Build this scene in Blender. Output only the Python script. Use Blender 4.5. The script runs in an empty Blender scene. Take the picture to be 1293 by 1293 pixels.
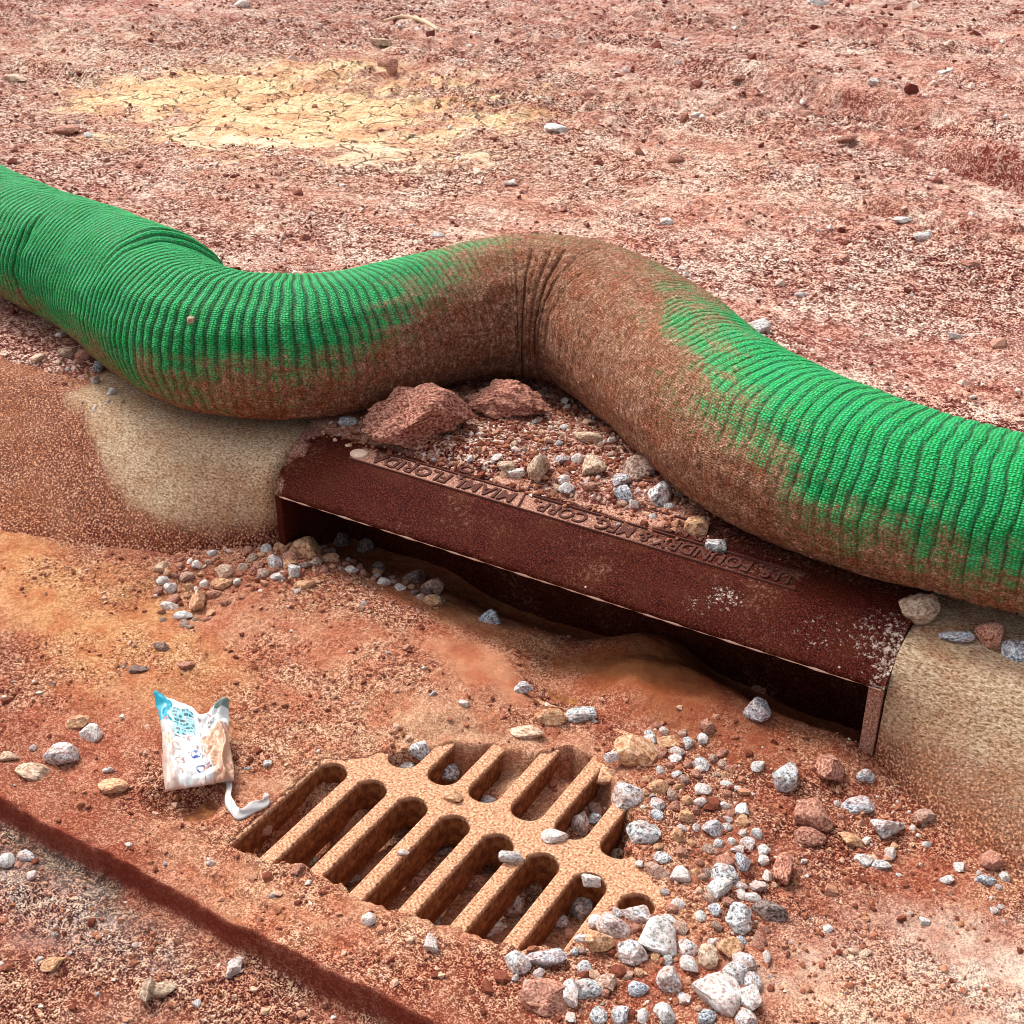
import bpy, math, random
import numpy as np

# ------------------------------------------------------------------ camera, sky, sun, exposure
SC = bpy.context.scene
COL = SC.collection
CAM_H = 1.15
cam_d = bpy.data.cameras.new("camera")
cam_d.sensor_width = 36.0
cam_d.lens = 46.25
cam_d.clip_start = 0.05
cam_d.clip_end = 600.0
cam = bpy.data.objects.new("camera", cam_d)
COL.objects.link(cam)
cam.location = (0.0, 0.0, CAM_H)
cam.rotation_euler = (math.radians(60.73), 0.0, math.radians(31.35))
SC.camera = cam

SUN_EL, SUN_AZ = 52.0, -70.0          # azimuth measured from +Y towards +X
world = bpy.data.worlds.new("World")
SC.world = world
world.use_nodes = True
wt = world.node_tree
for n in list(wt.nodes):
    wt.nodes.remove(n)
w_out = wt.nodes.new("ShaderNodeOutputWorld")
w_bg = wt.nodes.new("ShaderNodeBackground")
w_sky = wt.nodes.new("ShaderNodeTexSky")
w_sky.sky_type = 'NISHITA'
w_sky.sun_disc = False
w_sky.sun_elevation = math.radians(SUN_EL)
w_sky.sun_rotation = math.radians(SUN_AZ)
w_sky.dust_density = 6.0
w_sky.ozone_density = 0.6
w_hs = wt.nodes.new("ShaderNodeHueSaturation")      # overcast: the blue is veiled evenly
w_hs.inputs['Saturation'].default_value = 0.3
w_bg.inputs['Strength'].default_value = 0.15
wt.links.new(w_sky.outputs[0], w_hs.inputs['Color'])
wt.links.new(w_hs.outputs[0], w_bg.inputs['Color'])
wt.links.new(w_bg.outputs[0], w_out.inputs['Surface'])

sun_d = bpy.data.lights.new("sun", 'SUN')
sun_d.energy = 1.5
sun_d.angle = math.radians(14)
sun_d.color = (1.0, 0.96, 0.9)
sun = bpy.data.objects.new("sun", sun_d)
COL.objects.link(sun)
sun.rotation_euler = (math.radians(90 - SUN_EL), 0, math.radians(180 - SUN_AZ))
sun.location = (-3, 3, 6)

SC.view_settings.view_transform = 'Standard'
SC.view_settings.look = 'None'
SC.view_settings.exposure = 0.6
SC.view_settings.gamma = 1.0
SC.view_settings.use_curve_mapping = False
SC.cycles.filter_width = 1.0
SC.cycles.max_bounces = 5
SC.cycles.diffuse_bounces = 3
SC.cycles.glossy_bounces = 2
SC.cycles.transmission_bounces = 0

# ------------------------------------------------------------------ terrain functions begin
def _hash(ix, iy, seed):
    h = (ix.astype(np.int64) * 374761393 + iy.astype(np.int64) * 668265263 + seed * 974634541) & 0xFFFFFFFF
    h = ((h ^ (h >> 13)) * 1274126177) & 0xFFFFFFFF
    h = ((h ^ (h >> 16)) * 2246822519) & 0xFFFFFFFF
    return (h ^ (h >> 15)) & 0xFFFFFFFF

def pn(x, y, seed=0):
    """2-D gradient noise, about -0.7 .. 0.7"""
    x = np.asarray(x, float); y = np.asarray(y, float)
    ix = np.floor(x); iy = np.floor(y)
    fx = x - ix; fy = y - iy
    u = fx * fx * fx * (fx * (fx * 6 - 15) + 10)
    v = fy * fy * fy * (fy * (fy * 6 - 15) + 10)
    def g(dx, dy):
        a = _hash(ix + dx, iy + dy, seed) * (2 * math.pi / 4294967296.0)
        return np.cos(a) * (fx - dx) + np.sin(a) * (fy - dy)
    a = g(0, 0); b = g(1, 0); c = g(0, 1); d = g(1, 1)
    return (a + (b - a) * u) * (1 - v) + (c + (d - c) * u) * v

def fbm(x, y, seed=0, octv=3, gain=0.5):
    t = 0.0; amp = 1.0; f = 1.0
    for o in range(octv):
        t = t + amp * pn(x * f, y * f, seed + 17 * o)
        amp *= gain; f *= 2.03
    return t

def S(t):
    t = np.clip(t, 0, 1)
    return t * t * (3 - 2 * t)

def blob(x, y, cx, cy, rx, ry, rot=0.0, soft=0.5):
    c, s = math.cos(math.radians(rot)), math.sin(math.radians(rot))
    dx, dy = x - cx, y - cy
    u = (dx * c + dy * s) / rx; v = (-dx * s + dy * c) / ry
    d = np.sqrt(u * u + v * v)
    return 1 - S((d - (1 - soft)) / (2 * soft))

def poly_dist(x, y, poly):
    """signed distance, positive inside"""
    x = np.asarray(x, float); y = np.asarray(y, float)
    best = np.full(x.shape, 1e9); inside = np.zeros(x.shape, bool)
    n = len(poly)
    for i in range(n):
        ax, ay = poly[i]; bx, by = poly[(i + 1) % n]
        ex, ey = bx - ax, by - ay
        t = np.clip(((x - ax) * ex + (y - ay) * ey) / (ex * ex + ey * ey), 0, 1)
        best = np.minimum(best, np.hypot(x - ax - t * ex, y - ay - t * ey))
        cond = ((ay > y) != (by > y)) & (x < (bx - ax) * (y - ay) / (by - ay + 1e-12) + ax)
        inside ^= cond
    return np.where(inside, best, -best)

CLEAR = [(-.931, .855), (-.90, .85), (-.82, .872), (-.70, .865), (-.63, .885), (-.54, .895), (-.492, .925), (-.480, 1.012), (-.432, 1.020), (-.425, 1.052),
         (-.50, 1.10), (-.515, 1.15), (-.59, 1.225), (-.66, 1.245), (-.70, 1.195), (-.75, 1.185), (-.80, 1.165), (-.83, 1.13),
         (-.878, 1.085), (-.905, 1.058), (-.931, 1.045)]

def rim_y(x):
    return .763 + .008 * pn(x * 2.1, x * 0 + .5, 5) + .006 * pn(x * 11, x * 0 + .5, 6) + .0035 * pn(x * 38, x * 0 + .3, 7)

def h_road(x, y):
    x = np.asarray(x, float); y = np.asarray(y, float)
    z = .006 * fbm(x * 5, y * 5, 11, 2) + .003 * fbm(x * 22, y * 22, 12, 2) + .0018 * fbm(x * 75, y * 75, 13, 2, .7)
    # gutter slab edge, broken down to the base course
    st = S((rim_y(x) - y) / .004 + .5)
    z = z - st * (.026 + .006 * pn(x * 9, y * 9, 21)) + st * .006 * fbm(x * 40, y * 40, 22, 2)
    z = z - .010 * st * np.exp(-((rim_y(x) - y - .012) / .012) ** 2) * S(pn(x * 6, x * 0 + .8, 23) * 1.5 + .7)
    z = z + .004 * blob(x, y - rim_y(x), -.6, .012, 9, .02) * (1 - st)
    # silt banked against the kerb, left of the hood
    bank = S((-1.40 - x) / .42) * np.exp(-(np.maximum(1.45 - y, 0) / (.17 + .05 * pn(x * 4, y * 4, 31))) ** 2)
    z = z + .012 * bank
    # low mound in front of the throat
    z = z + .022 * blob(x, y, -1.08, 1.30, .32, .11, -12) + .02 * blob(x, y, -.60, 1.415, .13, .06, 8) + .018 * blob(x, y, -.42, 1.385, .12, .07)
    z = z - .018 * blob(x, y, -.745, 1.40, .07, .09, 30) - .012 * blob(x, y, -1.36, 1.24, .07, .10, -40)
    # the throat: silt falls away under the hood
    ye = 1.425 + .085 * np.exp(-((x + .675) / .10) ** 2) + .02 * pn(x * 9, x * 0 + 1.2, 41)
    inx = S((x + 1.335) / .03) * S((-.30 - x) / .03)
    left = 1 - S((x + 1.12) / .15)
    hole = S((x + .53) / .06)
    z = z - inx * (.072 - .03 * left + .015 * hole) * S((y - ye) / (.15 - .05 * hole))
    # hollow under the lifted end of the snack packet
    z = z - .022 * blob(x, y, -1.03, .885, .045, .03, 20, .45)
    # clear part of the grate: silt lies low in the slots
    box = (x > -1.02) & (x < -.36) & (y > .80) & (y < 1.30)
    if np.any(box):
        d = np.full(x.shape, -1.0)
        xb, yb = x[box], y[box]
        d[box] = poly_dist(xb, yb, CLEAR) + .010 * pn(xb * 26, yb * 26, 51) * S((xb + .90) / .04) + .006 * pn(xb * 70, yb * 70, 52)
        k = S(d / (.020 - .014 * S((-.895 - x) / .02)))
        deep = -.066 - .02 * pn(x * 11, y * 11, 53) + .03 * blob(x, y, -.90, 1.03, .05, .05) + .02 * blob(x, y, -.50, .95, .1, .06)
        deep = deep + .03 * blob(x, y, -.66, 1.16, .10, .07)
        near = S((.045 + d) / .045)
        cover = z * (1 - near) + near * (.0012 + .0035 * S(fbm(x * 30, y * 30, 54, 2) + .3))
        cover = cover + .0035 * S(-d / .045)
        z = np.where(box, cover * (1 - k) + deep * k, z)
    return z

def h_dirt(x, y):
    x = np.asarray(x, float); y = np.asarray(y, float)
    c, s = math.cos(math.radians(-25)), math.sin(math.radians(-25))
    u = x * c + y * s; v = -x * s + y * c
    far = S((y - 2.2) / 2.0)
    z = .150 + .010 * fbm(x * 1.3, y * 1.3, 61, 2) + .006 * fbm(x * 6, y * 6, 62, 2) + .004 * fbm(x * 22, y * 22, 63, 3, .7)
    z = z + far * (.030 * pn(u * .8, v * 4.2, 64) + .026 * np.abs(pn(u * 2.2, v * 9, 65)) + .010 * np.abs(fbm(x * 17, y * 17, 68, 2, .7)) + .028 * fbm(x * 8, y * 8, 66, 3, .7) * S(fbm(x * .8, y * 1.3, 67, 2) * 2 + .55))
    z = z - .085 * blob(x, y, -.72, 3.86, .34, .06, -25) + .05 * blob(x, y, -.72, 3.98, .3, .05, -25)
    z = z - .055 * blob(x, y, -.70, 3.30, .4, .05, -18) - .04 * blob(x, y, -1.6, 4.6, .9, .06, -22) + .04 * blob(x, y, -1.6, 4.75, .9, .06, -22) - .04 * blob(x, y, -4.2, 3.55, .4, .07, -10) + .025 * blob(x, y, -.3, 3.05, .5, .09, -20)
    z = z - .02 * far * blob(x, y, -2.95, 3.5, .9, .42, -8, .6)
    # spoil spilled on the back of the hood
    win = S((x + 1.31) / .10) * S((-.60 - x) / .16)
    z = z + .040 * win * S((y - (1.545 + .03 * pn(x * 8, x * 0, 71))) / .05) * (1 - .8 * S((y - 1.72) / .2))
    # kerb top buried further left
    z = z + .022 * S((-1.66 - x) / .30) * (1 - S((y - 1.8) / .3))
    z = z - .045 * (1 - S((y - 1.478 - .02 * pn(x * 13, x * 0 + 2., 72)) / .04))
    # right kerb top keeps bare
    z = z - .008 * S((x + .5) / .2) * (1 - S((y - 1.72) / .1))
    return z

HOOD = [(1.4335, .117), (1.4195, .117), (1.4180, .1185), (1.4178, .1225), (1.4200, .1260), (1.428, .1325), (1.441, .1412), (1.458, .1520), (1.478, .1640), (1.490, .1697),
        (1.500, .1730), (1.530, .1755), (1.580, .1775), (1.660, .179)]
CURB = [(1.4185, -.12), (1.4210, .00), (1.4255, .08), (1.4300, .115), (1.4370, .136), (1.4490, .152), (1.466, .1605), (1.490, .164), (1.560, .166), (1.610, .166), (1.612, -.12)]

def flare(x):
    """how far the kerb face leans out towards the gutter beside the throat"""
    d = np.maximum(np.maximum(-1.335 - x, x + .30), 0)
    return .30 * (1 - np.exp(-d * 2.3))

def face_shift(x, z):
    t = np.clip((.152 - z) / .152, 0, 1.8)
    return flare(x) * t ** 1.25

def h_solid(x, y):
    """hood and kerb tops"""
    x = np.asarray(x, float); y = np.asarray(y, float)
    hy = np.array([p[0] for p in HOOD[3:]]); hz = np.array([p[1] for p in HOOD[3:]])
    cy_ = np.array([p[0] for p in CURB[:-1]]); cz = np.array([p[1] for p in CURB[:-1]])
    on_h = (x > -1.34) & (x < -.30)
    zh = np.where((y > hy[0]) & (y < hy[-1]), np.interp(y, hy, hz), -1)
    zc = np.where((y >= 1.449) & (y < 1.61), np.interp(y, cy_, cz), -1.)
    lo = np.full(x.shape, -.05); hi = np.full(x.shape, .152)
    for _ in range(18):
        m_ = (lo + hi) / 2
        yy = np.interp(m_, cz[:6], cy_[:6]) - face_shift(x, m_)
        lo = np.where(yy < y, m_, lo); hi = np.where(yy < y, hi, m_)
    zc = np.where((y < 1.449) & (lo > -.045), lo, zc)
    return np.where(on_h, zh, zc)

def h_all(x, y):
    x = np.asarray(x, float); y = np.asarray(y, float)
    z = np.where(y < 1.56, h_road(x, y), -1)
    z = np.maximum(z, np.where(y > 1.47, h_dirt(x, y), -1))
    return np.maximum(z, h_solid(x, y))
# ------------------------------------------------------------------ terrain functions end

random.seed(4)
RNG = np.random.default_rng(7)

# ------------------------------------------------------------------ mesh helpers
def mesh_np(name, verts, faces, smooth=True):
    """faces: (n,k) int array, all of one size"""
    me = bpy.data.meshes.new(name)
    verts = np.asarray(verts, np.float32); faces = np.asarray(faces, np.int32)
    nf, k = faces.shape
    me.vertices.add(len(verts)); me.vertices.foreach_set("co", verts.ravel())
    me.loops.add(nf * k); me.loops.foreach_set("vertex_index", faces.ravel())
    me.polygons.add(nf)
    me.polygons.foreach_set("loop_start", np.arange(0, nf * k, k, dtype=np.int32))
    try:
        me.polygons.foreach_set("loop_total", np.full(nf, k, np.int32))
    except Exception:
        pass
    me.polygons.foreach_set("use_smooth", np.full(nf, smooth, bool))
    me.update(calc_edges=True)
    return me

def grid_faces(ny, nx, wrap=False):
    i = np.arange(ny - 1)[:, None]; j = np.arange(nx if wrap else nx - 1)[None, :]
    j2 = (j + 1) % nx
    return np.stack([i * nx + j, i * nx + j2, (i + 1) * nx + j2, (i + 1) * nx + j], -1).reshape(-1, 4)

def col_attr(me, name, rgb):
    a = me.attributes.new(name, 'FLOAT_COLOR', 'POINT')
    c = np.ones((len(me.vertices), 4), np.float32); c[:, :3] = rgb
    a.data.foreach_set("color", c.ravel())

def f_attr(me, name, val):
    a = me.attributes.new(name, 'FLOAT', 'POINT')
    a.data.foreach_set("value", np.asarray(val, np.float32).ravel())

def link(name, me, mat=None, parent=None, kind=None, label=None, cat=None, group=None):
    o = bpy.data.objects.new(name, me)
    if mat is not None and me is not None and not me.materials:
        me.materials.append(mat)
    COL.objects.link(o)
    if parent is not None:
        o.parent = parent
    if kind: o["kind"] = kind
    if label: o["label"] = label
    if cat: o["category"] = cat
    if group: o["group"] = group
    return o

def poly_mesh(name, verts, faces, smooth=False):
    me = bpy.data.meshes.new(name)
    me.from_pydata([tuple(v) for v in verts], [], faces)
    me.update()
    if smooth:
        for p in me.polygons: p.use_smooth = True
    return me

# ------------------------------------------------------------------ materials
class NT:
    def __init__(s, name):
        s.m = bpy.data.materials.new(name); s.m.use_nodes = True
        s.t = s.m.node_tree; s.b = s.t.nodes["Principled BSDF"]
        s.out = s.t.nodes["Material Output"]
    def n(s, typ, **kw):
        nd = s.t.nodes.new(typ)
        for k, v in kw.items(): setattr(nd, k, v)
        return nd
    def put(s, sock, v):
        if isinstance(v, bpy.types.NodeSocket): s.t.links.new(v, sock)
        else: sock.default_value = v
    def coord(s, kind='Object'):
        return s.n("ShaderNodeTexCoord").outputs[kind]
    def noise(s, vec, scale, detail=3, rough=.6, dist=0., out=0):
        nd = s.n("ShaderNodeTexNoise"); s.put(nd.inputs['Vector'], vec)
        nd.inputs['Scale'].default_value = scale; nd.inputs['Detail'].default_value = detail
        nd.inputs['Roughness'].default_value = rough; nd.inputs['Distortion'].default_value = dist
        return nd.outputs[out]
    def vor(s, vec, scale, feature='F1', rand=1., out='Distance'):
        nd = s.n("ShaderNodeTexVoronoi"); nd.feature = feature; s.put(nd.inputs['Vector'], vec)
        nd.inputs['Scale'].default_value = scale; nd.inputs['Randomness'].default_value = rand
        return nd.outputs[out]
    def ramp(s, fac, stops, interp='LINEAR'):
        nd = s.n("ShaderNodeValToRGB"); cr = nd.color_ramp; cr.interpolation = interp
        while len(cr.elements) < len(stops): cr.elements.new(.5)
        for e, (p, c) in zip(cr.elements, stops):
            e.position = p; e.color = (c, c, c, 1) if not hasattr(c, '__len__') else (*c, 1)
        s.put(nd.inputs[0], fac); return nd.outputs[0]
    def mix(s, fac, a, b, blend='MIX'):
        nd = s.n("ShaderNodeMix", data_type='RGBA', blend_type=blend)
        s.put(nd.inputs[0], fac)
        for i, v in ((6, a), (7, b)):
            if isinstance(v, tuple) and len(v) == 3: v = (*v, 1)
            s.put(nd.inputs[i], v)
        return nd.outputs[2]
    def math(s, op, a, b=0., clamp=False):
        nd = s.n("ShaderNodeMath", operation=op); nd.use_clamp = clamp
        s.put(nd.inputs[0], a); s.put(nd.inputs[1], b); return nd.outputs[0]
    def attr(s, name, out='Fac'):
        nd = s.n("ShaderNodeAttribute"); nd.attribute_name = name; return nd.outputs[out]
    def bump(s, height, strength=1., dist=.002, normal=None):
        nd = s.n("ShaderNodeBump"); s.put(nd.inputs['Height'], height)
        nd.inputs['Strength'].default_value = strength; nd.inputs['Distance'].default_value = dist
        if normal is not None: s.put(nd.inputs['Normal'], normal)
        return nd.outputs[0]
    def fin(s, color, rough=.9, normal=None, spec=.2, metal=0.):
        s.put(s.b.inputs['Base Color'], color if not (isinstance(color, tuple) and len(color) == 3) else (*color, 1))
        s.put(s.b.inputs['Roughness'], rough); s.put(s.b.inputs['Specular IOR Level'], spec)
        s.put(s.b.inputs['Metallic'], metal)
        if normal is not None: s.put(s.b.inputs['Normal'], normal)
        return s.m

def mat_soil(name, fine, mid, dry, crack=False):
    """loose gritty soil; large colour fields come from the 'tint' attribute, 'grain' says how coarse the surface is"""
    m = NT(name); co = m.coord()
    tint = m.attr('tint', 'Color'); grain = m.attr('grain')
    n1 = m.noise(co, fine, 2, .6)                  # sand and grit
    n2 = m.noise(co, mid, 3, .7)                   # crumbs
    n3 = m.noise(co, mid * .12, 3, .6)             # damp and dry drifts
    g = m.math('ADD', m.math('MULTIPLY', n1, .55), m.math('MULTIPLY', n2, .45))
    dark = m.mix(1., tint, (.20, .040, .030), 'MULTIPLY')
    pale = m.mix(.78, tint, dry)
    k_d = m.math('MULTIPLY', m.ramp(g, [(.456, 1.), (.496, 0.)]), grain, True)
    k_p = m.math('MULTIPLY', m.ramp(g, [(.514, 0.), (.556, 1.)]), grain, True)
    c = m.mix(k_d, tint, dark)
    c = m.mix(k_p, c, pale)
    vn = m.n("ShaderNodeTexVoronoi"); m.put(vn.inputs['Vector'], co); vn.inputs['Scale'].default_value = mid * .9
    spk = m.ramp(vn.outputs['Color'], [(.90, 0.), (.94, 1.)])
    near = m.ramp(vn.outputs['Distance'], [(.25, 1.), (.42, 0.)])
    c = m.mix(m.math('MULTIPLY', m.math('MULTIPLY', spk, near), m.math('MULTIPLY', grain, .55)), c, (.80, .66, .55))
    c = m.mix(m.ramp(n3, [(.40, .55), (.58, 0.)]), c, m.mix(1., c, (.74, .36, .27), 'MULTIPLY'))
    hgt = m.math('MULTIPLY', m.math('ADD', m.math('MULTIPLY', n2, 1.6), n1), m.math('ADD', m.math('MULTIPLY', grain, .85), .15))
    nrm = m.bump(hgt, 1., .55 / mid)
    if crack:
        ck = m.attr('crack')
        wob = m.n("ShaderNodeVectorMath", operation='ADD')
        m.put(wob.inputs[0], co)
        sc = m.n("ShaderNodeVectorMath", operation='SCALE'); m.put(sc.inputs[0], m.noise(co, 7, 3, .6, out=1)); sc.inputs[3].default_value = .14
        m.put(wob.inputs[1], sc.outputs[0])
        e = m.vor(wob.outputs[0], 8.5, 'DISTANCE_TO_EDGE')
        ln = m.math('MULTIPLY', m.math('MULTIPLY', m.ramp(e, [(.008, 1.), (.028, 0.)]), m.ramp(m.noise(co, 9, 3, .6), [(.40, 0.), (.55, 1.)])), ck, True)
        c = m.mix(m.math('MULTIPLY', ln, .8), c, (.16, .07, .045))  # cracks darkened in colour for the shade inside them
        nrm = m.bump(m.math('MULTIPLY', ln, -1.), 1., .02, nrm)
    return m.fin(c, .93, nrm, .15)

M = {}
M['soil_road'] = mat_soil('gritty_red_silt', 460, 160, (.95, .66, .45))
M['soil_dirt'] = mat_soil('red_dirt', 190, 58, (.98, .83, .69), True)

def mat_curb():
    m = NT('kerb_concrete'); co = m.coord()
    mp = m.n("ShaderNodeMapping"); m.put(mp.inputs[0], co); mp.inputs['Scale'].default_value = (.55, 1, 1.0)
    st = m.noise(mp.outputs[0], 330, 3, .65)
    n1 = m.noise(co, 460, 3, .7); n2 = m.noise(co, 9, 4, .6)
    c = m.ramp(m.math('ADD', m.math('MULTIPLY', st, .65), m.math('MULTIPLY', n1, .35)), [(.39, (.22, .115, .06)), (.48, (.47, .315, .19)), (.54, (.60, .44, .29)), (.62, (.80, .65, .47))])
    n4 = m.noise(co, 300, 2, .6)
    md = m.ramp(n4, [(.41, (.070, .010, .006)), (.50, (.26, .070, .035)), (.56, (.36, .125, .065)), (.64, (.76, .47, .31))])
    md = m.mix(m.ramp(n2, [(.46, 0.), (.68, .5)]), md, m.mix(.5, md, (.40, .15, .06)))
    c = m.mix(m.math('MULTIPLY', m.attr('mud'), 1., True), c, md)
    pore = m.ramp(m.vor(co, 120), [(.10, 0.), (.22, 1.)])
    st2 = m.ramp(m.noise(co, 16, 4, .65), [(.42, 0.), (.66, .55)])
    c = m.mix(st2, c, m.mix(1., c, (.80, .56, .42), 'MULTIPLY'))
    h = m.math('ADD', m.math('ADD', st, m.math('MULTIPLY', n1, .6)), m.math('MULTIPLY', pore, .6))
    return m.fin(c, .9, m.bump(h, .9, .0028), .2)
M['curb'] = mat_curb()

def mat_iron():
    m = NT('rusted_cast_iron'); co = m.coord()
    n1 = m.noise(co, 420, 3, .7); n2 = m.noise(co, 14, 4, .6)
    c = m.ramp(n1, [(.38, (.016, .0012, .0007)), (.5, (.048, .0050, .0028)), (.62, (.13, .028, .017))])
    c = m.mix(m.ramp(n2, [(.42, 0.), (.7, .6)]), c, (.075, .017, .006))
    dust = m.math('MAXIMUM', m.attr('dust'), m.ramp(m.noise(co, 7, 4, .65), [(.45, .05), (.7, .42)])); white = m.attr('white')
    fl = m.noise(co, 170, 4, .75)
    dk = m.math('MULTIPLY', m.ramp(m.math('ADD', fl, m.math('MULTIPLY', dust, .42)), [(.62, 0.), (.82, 1.)]), dust, True)
    c = m.mix(dk, c, m.ramp(n1, [(.38, (.22, .07, .045)), (.52, (.46, .22, .15)), (.64, (.72, .52, .42))]))
    wk = m.ramp(m.math('ADD', m.noise(co, 140, 5, .85), m.math('MULTIPLY', white, .22)), [(.745, 0.), (.78, 1.)])
    c = m.mix(m.math('MULTIPLY', wk, .85), c, (.62, .50, .42))
    fk = m.ramp(m.vor(co, 85, out='Color'), [(.90, 0.), (.92, 1.)])
    fk = m.math('MULTIPLY', fk, m.ramp(m.vor(co, 85), [(.10, 1.), (.18, 0.)]))
    c = m.mix(fk, c, (.66, .50, .42))
    h = m.math('ADD', n1, m.math('MULTIPLY', wk, .8))
    return m.fin(c, m.mix(dk, (.72, .72, .72), (.95, .95, .95)), m.bump(h, .6, .0018), .05)
M['iron'] = mat_iron()

def mat_grate():
    m = NT('dusty_cast_iron'); co = m.coord()
    n1 = m.noise(co, 300, 3, .7); n2 = m.noise(co, 90, 4, .7)
    up = m.n("ShaderNodeSeparateXYZ"); m.put(up.inputs[0], co)
    top = m.ramp(m.math('ADD', m.math('MULTIPLY', up.outputs[2], 60.), 1.2), [(.72, 0.), (1., 1.)])   # silt settled on the upper face only
    rust = m.ramp(n2, [(.36, (.10, .026, .010)), (.52, (.25, .082, .028)), (.68, (.38, .16, .06))])
    silt = m.ramp(n1, [(.36, (.17, .055, .028)), (.44, (.42, .185, .095)), (.55, (.60, .32, .185)), (.66, (.84, .58, .40))])
    c = m.mix(top, rust, silt)
    c = m.mix(m.ramp(n2, [(.30, .8), (.40, 0.)]), c, (.25, .09, .05))
    return m.fin(c, .85, m.bump(m.math('ADD', n1, n2), .4, .0012), .2)
M['grate'] = mat_grate()

def mat_sock():
    m = NT('green_knit_netting'); co = m.coord()
    uv = m.n("ShaderNodeUVMap"); uv.uv_map = 'weave'
    mud = m.attr('mud'); gr = m.attr('groove')
    kn = m.vor(uv.outputs[0], 1., 'F1', .45)
    kk = m.ramp(kn, [(.18, 1.), (.62, 0.)])
    n1 = m.noise(co, 300, 3, .75); n2 = m.noise(co, 26, 4, .65); n3 = m.noise(co, 110, 4, .7)
    g = m.mix(kk, (.003, .17, .036), (.008, .66, .150))
    g = m.mix(m.ramp(n2, [(.40, 0.), (.70, .35)]), g, (.02, .46, .19))
    g = m.mix(m.math('MULTIPLY', gr, .9), g, (.012, .030, .010))      # rib grooves painted near-black: shade between the knit bands put into the colour
    g = m.mix(m.ramp(n1, [(.60, 0.), (.70, .5)]), g, (.30, .66, .38))
    film = m.math('MULTIPLY', m.ramp(mud, [(.12, 0.), (.62, .60)]), m.ramp(n3, [(.35, .6), (.62, 1.)]))
    g = m.mix(film, g, m.mix(kk, (.10, .075, .035), (.36, .31, .17)))
    mc = m.ramp(m.math('ADD', m.math('MULTIPLY', n1, .6), m.math('MULTIPLY', n3, .4)), [(.38, (.075, .022, .012)), (.46, (.23, .082, .046)), (.54, (.40, .185, .112)), (.64, (.78, .53, .37))])
    mc = m.mix(m.ramp(n2, [(.47, 0.), (.66, .7)]), mc, m.mix(1., mc, (.85, .40, .26), 'MULTIPLY'))
    dit = m.math('MULTIPLY', m.math('SUBTRACT', m.math('ADD', m.math('MULTIPLY', n3, .35), m.math('MULTIPLY', n1, .65)), .5), 1.7)
    dit = m.math('SUBTRACT', dit, m.math('MULTIPLY', m.math('SUBTRACT', kk, .5), .30))
    thr = m.math('ADD', mud, dit)
    mc = m.mix(m.math('MULTIPLY', gr, .22), mc, (.055, .022, .012))  # groove shade painted into the mud colour as well
    k = m.ramp(thr, [(.34, 0.), (.74, .95)])
    c = m.mix(k, g, mc)
    h = m.math('ADD', m.math('MULTIPLY', kk, .9), m.math('MULTIPLY', n1, m.math('ADD', m.math('MULTIPLY', k, 1.3), .2)))
    m.put(m.b.inputs['Sheen Weight'], .0)
    return m.fin(c, m.mix(k, (.55, .55, .55), (.92, .92, .92)), m.bump(h, .9, .0022), .2)
M['sock'] = mat_sock()

def mat_rock(name, lo, mid, hi, scale=3.2, dust=.5, speck=True):
    m = NT(name); co = m.coord()
    oi = m.n("ShaderNodeObjectInfo")
    off = m.n("ShaderNodeVectorMath", operation='ADD'); m.put(off.inputs[0], co)
    cx = m.n("ShaderNodeCombineXYZ")
    for i in range(3): m.put(cx.inputs[i], m.math('MULTIPLY', oi.outputs['Random'], 37. + 11 * i))
    m.put(off.inputs[1], cx.outputs[0]); co = off.outputs[0]
    n1 = m.noise(co, scale * 1.7, 3, .72); n2 = m.noise(co, 1.1, 3, .6); n3 = m.noise(co, scale * 3, 3, .7)
    c = m.ramp(n1, [(.36, lo), (.47, mid), (.58, hi)])
    if speck:
        c = m.mix(m.ramp(n3, [(.34, .9), (.42, 0.)]), c, tuple(v * .55 for v in lo))
    c = m.mix(m.math('MULTIPLY', m.ramp(m.math('ADD', n2, m.math('MULTIPLY', m.math('SUBTRACT', oi.outputs['Random'], .5), .22)), [(.42, 0.), (.60, 1.)]), dust, True), c,
              m.ramp(n3, [(.38, (.20, .07, .045)), (.52, (.45, .21, .14)), (.66, (.74, .52, .42))]))
    c = m.mix(1., c, m.ramp(oi.outputs['Random'], [(0., .8), (1., 1.08)]), 'MULTIPLY')
    return m.fin(c, .85, m.bump(m.math('ADD', n1, m.math('MULTIPLY', n3, .5)), .7, .0025), .25)
M['granite'] = mat_rock('speckled_granite', (.06, .062, .07), (.50, .50, .51), (.93, .93, .93), 2.4, .6)
M['bluegrey'] = mat_rock('blue_grey_granite', (.04, .05, .07), (.34, .38, .44), (.84, .88, .92), 2.6, .45)
M['white'] = mat_rock('white_limestone', (.30, .27, .25), (.76, .73, .70), (.95, .93, .91), 2.4, .5, True)
M['tan'] = mat_rock('tan_stone', (.26, .15, .09), (.55, .37, .25), (.82, .66, .50), 2.2, .35)
M['orange'] = mat_rock('orange_stone', (.30, .12, .05), (.56, .28, .14), (.80, .52, .32), 2.2, .3)
M['red'] = mat_rock('red_clay_clod', (.11, .026, .018), (.36, .12, .08), (.68, .38, .27), 3.6, .6)
M['slab'] = mat_rock('pitted_red_clay', (.10, .018, .012), (.33, .095, .062), (.66, .35, .25), 9., .35)
M['brown'] = mat_rock('brown_stone', (.10, .05, .035), (.32, .19, .14), (.62, .48, .40), 2.6, .4)
M['dark'] = mat_rock('dark_stone', (.05, .03, .025), (.16, .10, .085), (.40, .32, .29), 3.0, .4)

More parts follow.
